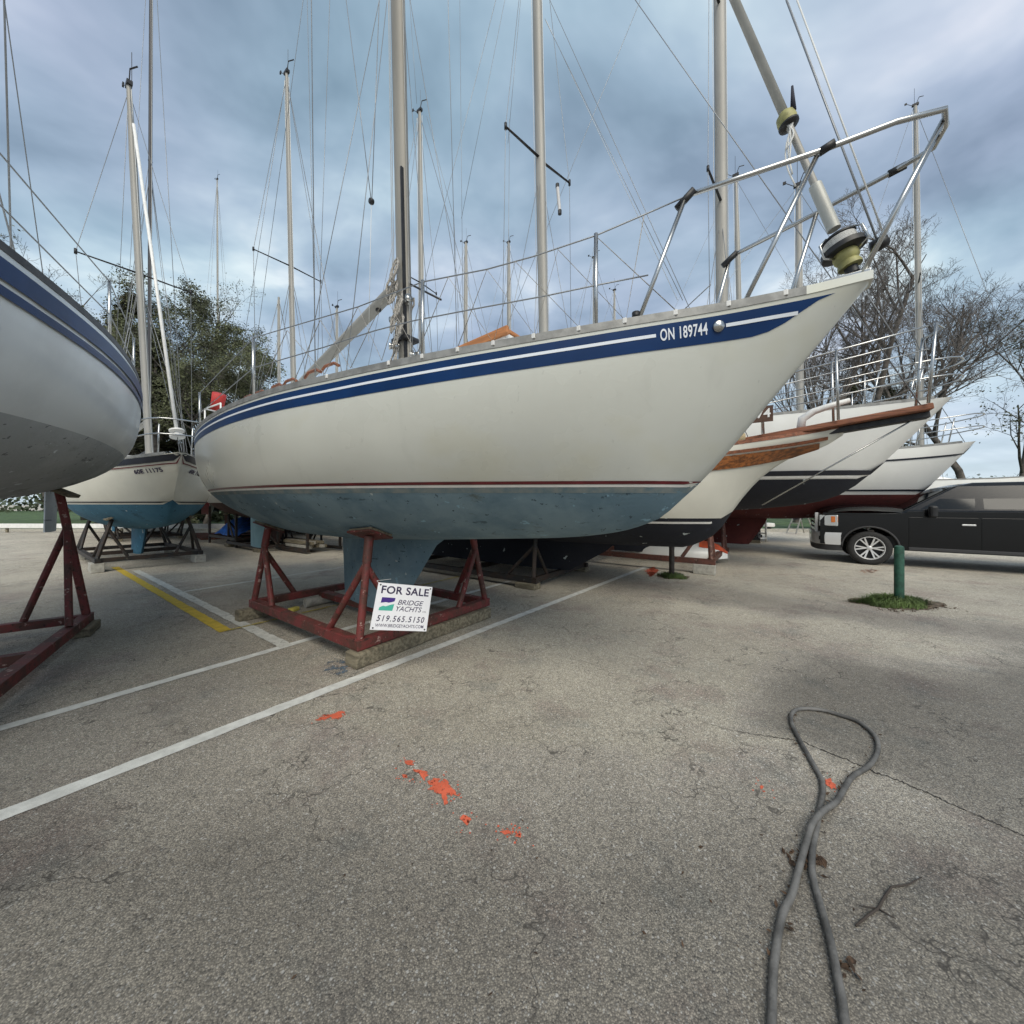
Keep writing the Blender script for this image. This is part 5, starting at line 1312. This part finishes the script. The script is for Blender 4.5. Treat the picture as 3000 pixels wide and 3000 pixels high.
for gc, rx, ry, lb, sd_ in ((g1, .33, .27, 'bare soil round the dark bollard', 4), (g2, .66, .36, 'bare soil round the green post', 9)):
    ring = [Vector((gc.x + math.cos(k * .2094) * rx * (.9 + .35 * mnoise.noise(Vector((math.cos(k * .2094) * 1.7, math.sin(k * .2094) * 1.7, sd_)))), gc.y + math.sin(k * .2094) * ry * (.9 + .35 * mnoise.noise(Vector((math.cos(k * .2094) * 2.3, math.sin(k * .2094) * 2.3, sd_ + 5)))), .005)) for k in range(30)]
    tag(MB().add(ring + [Vector((gc.x, gc.y, .02))], [(k, (k + 1) % 30, 30) for k in range(30)]).build('soil_patch', SOIL, recalc=False), lb, kind='structure')
tuft(g1, .34, .30, 900, .13, 1, 'weedy grass round the dark bollard'); tuft(g2 + Vector((-.05, .0, 0)), .62, .32, 2600, .17, 2, 'green grass round the green post')
leaf_litter('leaf_litter', [g2 + Vector((x * .12, -.30 + .02 * x, 0)) for x in range(-4, 5)], 160, .06, .04, 8, 'brown leaves along the grass at the green post')
def post(c, r, h, m_, label):
    e_ = empty('bollard', (c.x, c.y, 0)); tag(e_, label, 'post')
    MB().lathe([(r, 0), (r, h - .05), (r * .9, h - .015), (r * .5, h), (0, h)], (0, 0, 0), (0, 0, 1), 20).build('shaft', m_, e_, smooth=True, auto=45)
    MB().lathe([(r * 1.25, 0), (r * 1.25, .05), (r, .06)], (0, 0, 0), (0, 0, 1), 20).build('collar', m_, e_, smooth=True, auto=45)
post(g1, .05, .92, mat('dark_brown_post_paint', (.035, .028, .024), .7, var=.3, vs=10), 'dark bollard standing in a weed tuft behind the bow')
post(g2 + Vector((.06, 0, 0)), .055, .84, mat('green_post_paint', (.018, .07, .045), .5, var=.3, vs=10), 'green steel post standing in grass near the truck')

# ================================================================== clutter between the rows
# upturned white dinghy with orange cover
dg = W(1975, 1630, 9.6); dg.z = 0
dr = empty('dinghy', (dg.x, dg.y, 0), ROT + .1); tag(dr, 'upturned white dinghy with orange cover behind the cutter', 'dinghy')
R = []
for i in range(13):
    t = -1.2 + 2.4 * i / 12; f = max(0.02, 1 - abs(t / 1.22) ** 2.6); w = .58 * f ** .6; h = .42 * f ** .35
    R.append([Vector((t, w * math.cos(math.pi * j / 10), .12 + h * math.sin(math.pi * j / 10) ** .8)) for j in range(11)])
MB().grid(R).build('hull', GELW, dr, smooth=True)
R = [[p + Vector((0, 0, .02)) for p in row[3:9]] for row in R[9:13]]; MB().grid(R).build('cover', mat('orange_cover', (.55, .09, .03), .7, var=.15, vs=6), dr, smooth=True)
for t in (-.7, .7): MB().box((t, 0, .06), (.1, 1.0, .11)).build('support', TIMB, dr)
# white tubular stand
wsx = G(2195, 1583); wr = empty('boat_stand', (wsx.x, wsx.y, 0), .35); tag(wr, 'white tubular stand behind the brown cradle', 'stand')
for x in (-.25, .25):
    for y in (-.5, .5): MB().tube([(x, y, 0), (x * .8, y, .95)], .035, 8).build('leg', WHT, wr, smooth=True)
    MB().tube([(x, -.5, .3), (x, .5, .3)], .025, 8).build('rail', WHT, wr, smooth=True)
for y in (-.5, .5):
    MB().tube([(-.2, y, .95), (.2, y, .95)], .03, 8).build('rail', WHT, wr, smooth=True); MB().tube([(-.24, y, .12), (.24, y, .12)], .03, 8).build('rail', WHT, wr, smooth=True)
# step ladder
sl = G(2345, 1563); lr = empty('step_ladder', (sl.x, sl.y, 0), .2); tag(lr, 'grey aluminium step ladder standing open far behind the truck', 'ladder')
for y in (-.24, .24):
    MB().beam((-.55, y, 0), (0, y * .7, 1.25), .05, .03).build('rail', ALU, lr); MB().beam((.5, y, 0), (.03, y * .7, 1.25), .04, .025).build('rail', ALU, lr)
for k in range(4):
    f = (k + 1) / 5; MB().box((-.55 + .55 * f, 0, 1.25 * f), (.1, .42 - .12 * f, .03)).build('step', ALU, lr)
MB().box((0, 0, 1.26), (.2, .36, .03)).build('top_step', ALU, lr)
# small white bollard light and upturned bucket by the far grass
bk = G(2252, 1556); e_ = empty('mooring_post', (bk.x, bk.y, 0)); tag(e_, 'short white capped post in front of the red bottomed boats', 'post')
MB().lathe([(.12, 0), (.12, .25), (.0, .25)], (0, 0, 0), (0, 0, 1), 14).build('shaft', DARKM, e_, smooth=True, auto=40); MB().lathe([(.0, .24), (.26, .24), (.28, .30), (.26, .42), (0, .44)], (0, 0, 0), (0, 0, 1), 16).build('cap', WHT, e_, smooth=True, auto=40)
# trailer frame with blue tarpaulin, left
tp = G(720, 1592); tr2 = empty('trailer', (tp.x, tp.y, 0), ROT); tag(tr2, 'black frame trailer carrying a blue tarpaulin bundle behind the rudder', 'trailer')
for y in (-.7, .7): MB().beam((-1.3, y, .28), (1.3, y, .28), .08, .08).build('side_rail', BLKC, tr2)
for x in (-1.3, 0, 1.3): MB().beam((x, -.7, .28), (x, .7, .28), .07, .07).build('cross_bar', BLKC, tr2)
for x in (-1.3, 1.3):
    for y in (-.7, .7): MB().beam((x, y, .0), (x, y, 1.35), .06, .06).build('corner_post', BLKC, tr2)
rnd = random.Random(4); R = []
for i in range(11):
    x = -1.1 + 2.2 * i / 10; R.append([Vector((x, -.62 + 1.24 * j / 10, .33 + (.62 * math.sin(math.pi * j / 10) ** .7 * math.sin(math.pi * (i + .35) / 10.7) ** .5 if 0 < j < 10 else 0) + rnd.uniform(0, .07))) for j in range(11)])
MB().grid(R).build('tarpaulin', mat('blue_tarpaulin', (.01, .085, .36), .45, var=.35, vs=8, bump=.6, bs=12), tr2, smooth=True)
# stack of timbers and gear on a dark frame near the aft cradle
tk = G(905, 1612); tkr = empty('timber_rack', (tk.x, tk.y, 0), ROT + .05); tag(tkr, 'low black rack stacked with grey timbers behind the keel', 'rack')
for y in (-.5, .5): MB().beam((-.9, y, .09), (.9, y, .09), .09, .09).build('side_rail', BLKC, tkr)
for x in (-.85, .85):
    for y in (-.5, .5): MB().beam((x, y, .05), (x, y, .75), .06, .06).build('upright', BLKC, tkr)
rnd = random.Random(6)
for k in range(9):
    MB().box((rnd.uniform(-.1, .1), -.36 + .12 * (k % 5) + rnd.uniform(-.02, .02), .18 + .11 * (k // 5)), (rnd.uniform(1.2, 1.7), .1, .09), Matrix.Rotation(rnd.uniform(-.06, .06), 3, 'Z')).build('timber', TIMB if k % 3 else CONC, tkr, bevel=.008)
# white guard rail, red sign board and mulch bed at the far left
gr0, gr1 = Vector((-34, 18.6, 0)), Vector((-10.5, 18.0, 0))
ge = empty('guard_rail', (gr0.x, gr0.y, 0)); tag(ge, 'long low white guard rail by the far grass at the left', 'guard rail')
MB().beam((0, 0, .34), gr1 - gr0 + Vector((0, 0, .34)), .06, .22).build('rail', WHT, ge, bevel=.01)
for k in range(9):
    p = (gr1 - gr0) * (k / 8); MB().box(p + Vector((0, .07, .21)), (.09, .07, .42)).build('post', TIMB, ge)
MULCH = mat('red_mulch', (.14, .05, .03), .95, var=.4, vs=12, bump=1., bs=25)
ml = [G(590, 1582), G(700, 1578), G(760, 1570), G(700, 1562), G(560, 1564)]
tag(MB().prism([Vector((p.x, p.y, .0)) for p in ml], (0, 0, .05)).build('mulch_bed', MULCH), 'reddish mulch bed beside the far kerb', kind='structure')
sp_ = G(612, 1566); e_ = empty('notice_board', (sp_.x, sp_.y, 0), -.5); tag(e_, 'red notice board on grey post at the far left', 'sign')
MB().tube([(0, 0, 0), (0, 0, 2.2)], .04, 8).build('post', ALU, e_, smooth=True); MB().box((-.22, -.05, 1.25), (.75, .03, .62)).build('board', mat('red_board_paint', (.30, .02, .03), .5), e_, bevel=.01)
# pale service building with flat canopy behind the trees at left, small red flag/dan buoy on the stern
hb_ = MP(640, 1172, -.4)
lf = MB().tube([hb_ + Vector((-.1, 0, -.16)), hb_ + Vector((.05, 0, .1))], [.10, .11], 12).build('horseshoe_buoy', mat('red_buoy_fabric', (.45, .03, .025), .6), mroot, smooth=True)
for v_ in (-.62, .62):
    for t_ in (-4.1, -3.3): MB().tube([Vector((t_, v_, MH.zs(t_))), Vector((t_, v_, MH.zs(t_) + .66))], .0125, 8).build('pushpit_leg', WHT, mroot, smooth=True)
    MB().tube([Vector((-3.3, v_, MH.zs(-3.3) + .66)), Vector((-4.1, v_, MH.zs(-4.1) + .66)), Vector((-4.35, 0, MH.zs(-4.3) + .66))], .0125, 8).build('pushpit_rail', WHT, mroot, smooth=True)

# ================================================================== trees
BARK = mat('tree_bark', (.10, .088, .078), .95, var=.4, vs=3, bump=.6, bs=10)
TWIGM = mat('bare_twig', (.105, .094, .088), .95, var=.25, vs=2)
def make_tree(label, loc, h, seed, spread=.55, levels=5, trunk_r=None, leaf=None, leaf_n=0, leaf_size=.2, first=.25, up=.25, limbs=9, name='tree', group='trees beyond the yard', crown_bias=0., conifer=False, kids=4):
    rnd = random.Random(seed); e_ = empty(name, (loc[0], loc[1], 0), rnd.uniform(0, 6.28)); tag(e_, label, 'tree', group)
    trunk, crown, tips = MB(), MB(), []
    R0 = trunk_r or h * .0135
    def limb(p, d, L, r, lev):
        n = 4 if lev < 2 else 2 if lev < 4 else 1; pts = [p]; rr = [r]; q = p.copy(); dd = d.copy(); joints = []
        for i in range(n):
            dd = (dd + Vector((rnd.gauss(0, .13), rnd.gauss(0, .13), rnd.gauss(.02, .10) + up * .12))).normalized()
            q = q + dd * (L / n); pts.append(q); rr.append(max(.0075, r * (1 - .62 * (i + 1) / n))); joints.append((q.copy(), dd.copy(), rr[-1]))
        (trunk if lev < 3 else crown).tube(pts, rr, 7 if lev == 0 else 5 if lev < 3 else 3, cap=False)
        if lev >= levels - 2: tips.append((q, dd, L))
        if lev >= levels: return
        k = limbs if lev == 0 else kids
        for i in range(k):
            f = first + (1 - first) * (i + rnd.random()) / k if lev == 0 else .25 + .75 * (i + rnd.random()) / k
            x = f * n; j = min(int(x), n - 1); a = pts[j].lerp(pts[j + 1], x - j); ax = (pts[j + 1] - pts[j]).normalized()
            side = Vector((rnd.gauss(0, 1), rnd.gauss(0, 1), rnd.gauss(0, .6))); side = (side - ax * side.dot(ax)).normalized()
            nd_ = (ax * rnd.uniform(.35, .75) + side * spread * rnd.uniform(.8, 1.5) + Vector((0, 0, up))).normalized()
            ln = L * rnd.uniform(.42, .68) * ((1.15 - .55 * f) if lev == 0 else (1.1 - .4 * f))
            limb(a, nd_, ln, max(.006, (rr[j] * .55)), lev + 1)
    limb(Vector((0, 0, 0)), Vector((0, 0, 1)), h * .82, R0, 0)
    trunk.build('trunk', BARK, e_, smooth=True, recalc=False)
    if crown.v: crown.build('crown_twigs', TWIGM, e_, recalc=False)
    if leaf_n:
        lv = MB()
        for _ in range(leaf_n):
            q, dd, L = rnd.choice(tips); p = q + Vector((rnd.gauss(0, 1), rnd.gauss(0, 1), rnd.gauss(0, .8))) * (.25 * L + .15)
            s_ = leaf_size * rnd.uniform(.5, 1.3); a = Vector((rnd.gauss(0, 1), rnd.gauss(0, 1), rnd.gauss(0, .7))).normalized(); b_ = a.orthogonal().normalized() * s_ * .55; a = a * s_
            lv.add([p - a * .5, p + b_ * .5, p + a * .5, p - b_ * .5], [(0, 1, 2, 3)])
        lv.build('foliage', leaf, e_, recalc=False)
    return e_
LG = mat('young_green_leaves', (.085, .095, .045), .75, var=.45, vs=.9)
LD = mat('dark_evergreen_needles', (.055, .062, .030), .85, var=.5, vs=.8)
LB = mat('brownish_evergreen', (.072, .066, .040), .85, var=.45, vs=.8)
def conifer(label, loc, h, w, seed, m_, group='trees beyond the yard', n=9000):
    rnd = random.Random(seed); e_ = empty('evergreen_tree', (loc[0], loc[1], 0)); tag(e_, label, 'tree', group)
    MB().tube([(0, 0, 0), (.05, 0, h * .5), (0, 0, h)], [h * .018, h * .012, .02], 7).build('trunk', BARK, e_, smooth=True)
    br, lv = MB(), MB(); whorls = []
    for i in range(int(h * 5)):
        f = rnd.random() ** .8; z = h * (.06 + .92 * f); L = w * (1 - f) ** .8 * rnd.uniform(.55, 1.15) + .15; a = rnd.uniform(0, 6.28)
        tip = Vector((math.cos(a) * L, math.sin(a) * L, z - L * .15 + rnd.uniform(-.1, .25))); br.tube([(0, 0, z), tip], [.03, .008], 3, cap=False); whorls.append((Vector((0, 0, z)), tip))
    for _ in range(n):
        a_, b_ = rnd.choice(whorls); p = a_.lerp(b_, rnd.uniform(.2, 1.02)) + Vector((rnd.gauss(0, .16), rnd.gauss(0, .16), rnd.gauss(-.08, .14)))
        s_ = rnd.uniform(.12, .34); d = (b_ - a_).normalized() * s_ + Vector((rnd.gauss(0, .06), rnd.gauss(0, .06), rnd.gauss(-.05, .06))); c_ = d.cross(Vector((rnd.gauss(0, 1), rnd.gauss(0, 1), 1))).normalized() * s_ * .22
        lv.add([p - d * .5, p + c_, p + d * .5, p - c_], [(0, 1, 2, 3)])
    br.build('branches', BARK, e_, recalc=False); lv.build('foliage', m_, e_, recalc=False)
def place(px, Z): return ((px - 1500) / F * Z, Z)
def top_h(y, Z): return CH + (HZ - y) / F * Z
conifer('tall brownish evergreen at the left edge of the yard', place(375, 24), top_h(850, 24), 3.6, 1, LB, n=20000)
conifer('dark evergreen behind the bow-on boat', place(455, 22), top_h(960, 22), 3.4, 2, LD, n=20000)
conifer('broad dark evergreen right of the bow-on boat', place(540, 25), top_h(1060, 25), 4.2, 3, LD, n=22000)
make_tree('budding tree with loose green leaves left of the stern', place(600, 23), top_h(1010, 23), 11, leaf=LG, leaf_n=42000, leaf_size=.12, spread=.7, limbs=11)
make_tree('bare spreading tree above the evergreens at the left', place(480, 26), top_h(830, 26), 12, spread=.75, leaf=LG, leaf_n=5000, leaf_size=.11, limbs=9)
make_tree('small budding tree just past the stern of the boat for sale', place(690, 22), top_h(1130, 22), 13, leaf=LG, leaf_n=16000, leaf_size=.11, spread=.8, limbs=9)
make_tree('bare tree far left behind the cut off boat', place(150, 26), top_h(800, 26), 14, spread=.65, leaf=LG, leaf_n=1200, leaf_size=.15)
conifer('dark evergreen far left behind the cut off boat', place(250, 30), top_h(950, 30), 3.6, 5, LD)
make_tree('tall bare tree beyond the bow with a wide crown of fine twigs', place(2490, 27), top_h(730, 27), 21, spread=.62, limbs=12, kids=5)
make_tree('bare many-limbed tree right of the tall bare one', place(2640, 30), top_h(760, 30), 22, spread=.62, limbs=12, kids=5)
make_tree('slender bare tree seen under the bow', place(2330, 26), top_h(960, 26), 23, spread=.4, limbs=10, up=.5)
make_tree('slender bare tree behind the bowsprit rails', place(2410, 25), top_h(930, 25), 24, spread=.4, limbs=10, up=.5)
make_tree('bare tree at the far right above the truck', place(2860, 29), top_h(760, 29), 25, spread=.6, limbs=12, kids=5)
conifer('small evergreen behind the bowsprit', place(2490, 30), top_h(1120, 30), 2.2, 6, LD, n=5000)
conifer('bushy evergreen at the far right behind the boats', place(2600, 33), top_h(1130, 33), 3.2, 7, LD, n=6000)
make_tree('leafing tree at the far right edge', place(2980, 30), top_h(930, 30), 26, spread=.6, leaf=LG, leaf_n=3000)
conifer('low dark evergreen between the bow-on boat and the stern', place(600, 27), top_h(1180, 27), 4.2, 8, LD, n=16000)
make_tree('dense budding tree behind the dark evergreens at the left', place(520, 28), top_h(930, 28), 17, leaf=LG, leaf_n=45000, leaf_size=.14, spread=.7, limbs=11)
make_tree('full olive green tree at the far left behind the bow-on boat', place(430, 25), top_h(900, 25), 31, leaf=LG, leaf_n=40000, leaf_size=.13, spread=.75, limbs=11)
# distant woodland closing the horizon
rnd = random.Random(77); mb = MB(); 
for k in range(15000):
    x = rnd.uniform(-130, 150); y = 62 + rnd.gauss(0, 5) ; hmax = 5.5 + 2.2 * mnoise.noise(Vector((x * .05, 3, 0))) + 1.5 * mnoise.noise(Vector((x * .3, 9, 0)))
    z = rnd.uniform(.1, max(.5, hmax)); s_ = rnd.uniform(.35, .9); a = Vector((rnd.gauss(0, 1), rnd.gauss(0, .6), rnd.gauss(0, 1))).normalized() * s_; b_ = a.orthogonal().normalized() * s_ * .6; p = Vector((x, y, z))
    mb.add([p - a * .5, p + b_ * .5, p + a * .5, p - b_ * .5], [(0, 1, 2, 3)])
tag(mb.build('far_woodland', mat('far_woodland_leaves', (.05, .065, .035), .9, var=.4, vs=.15), recalc=False), 'low hazy band of woodland on the horizon', kind='stuff')
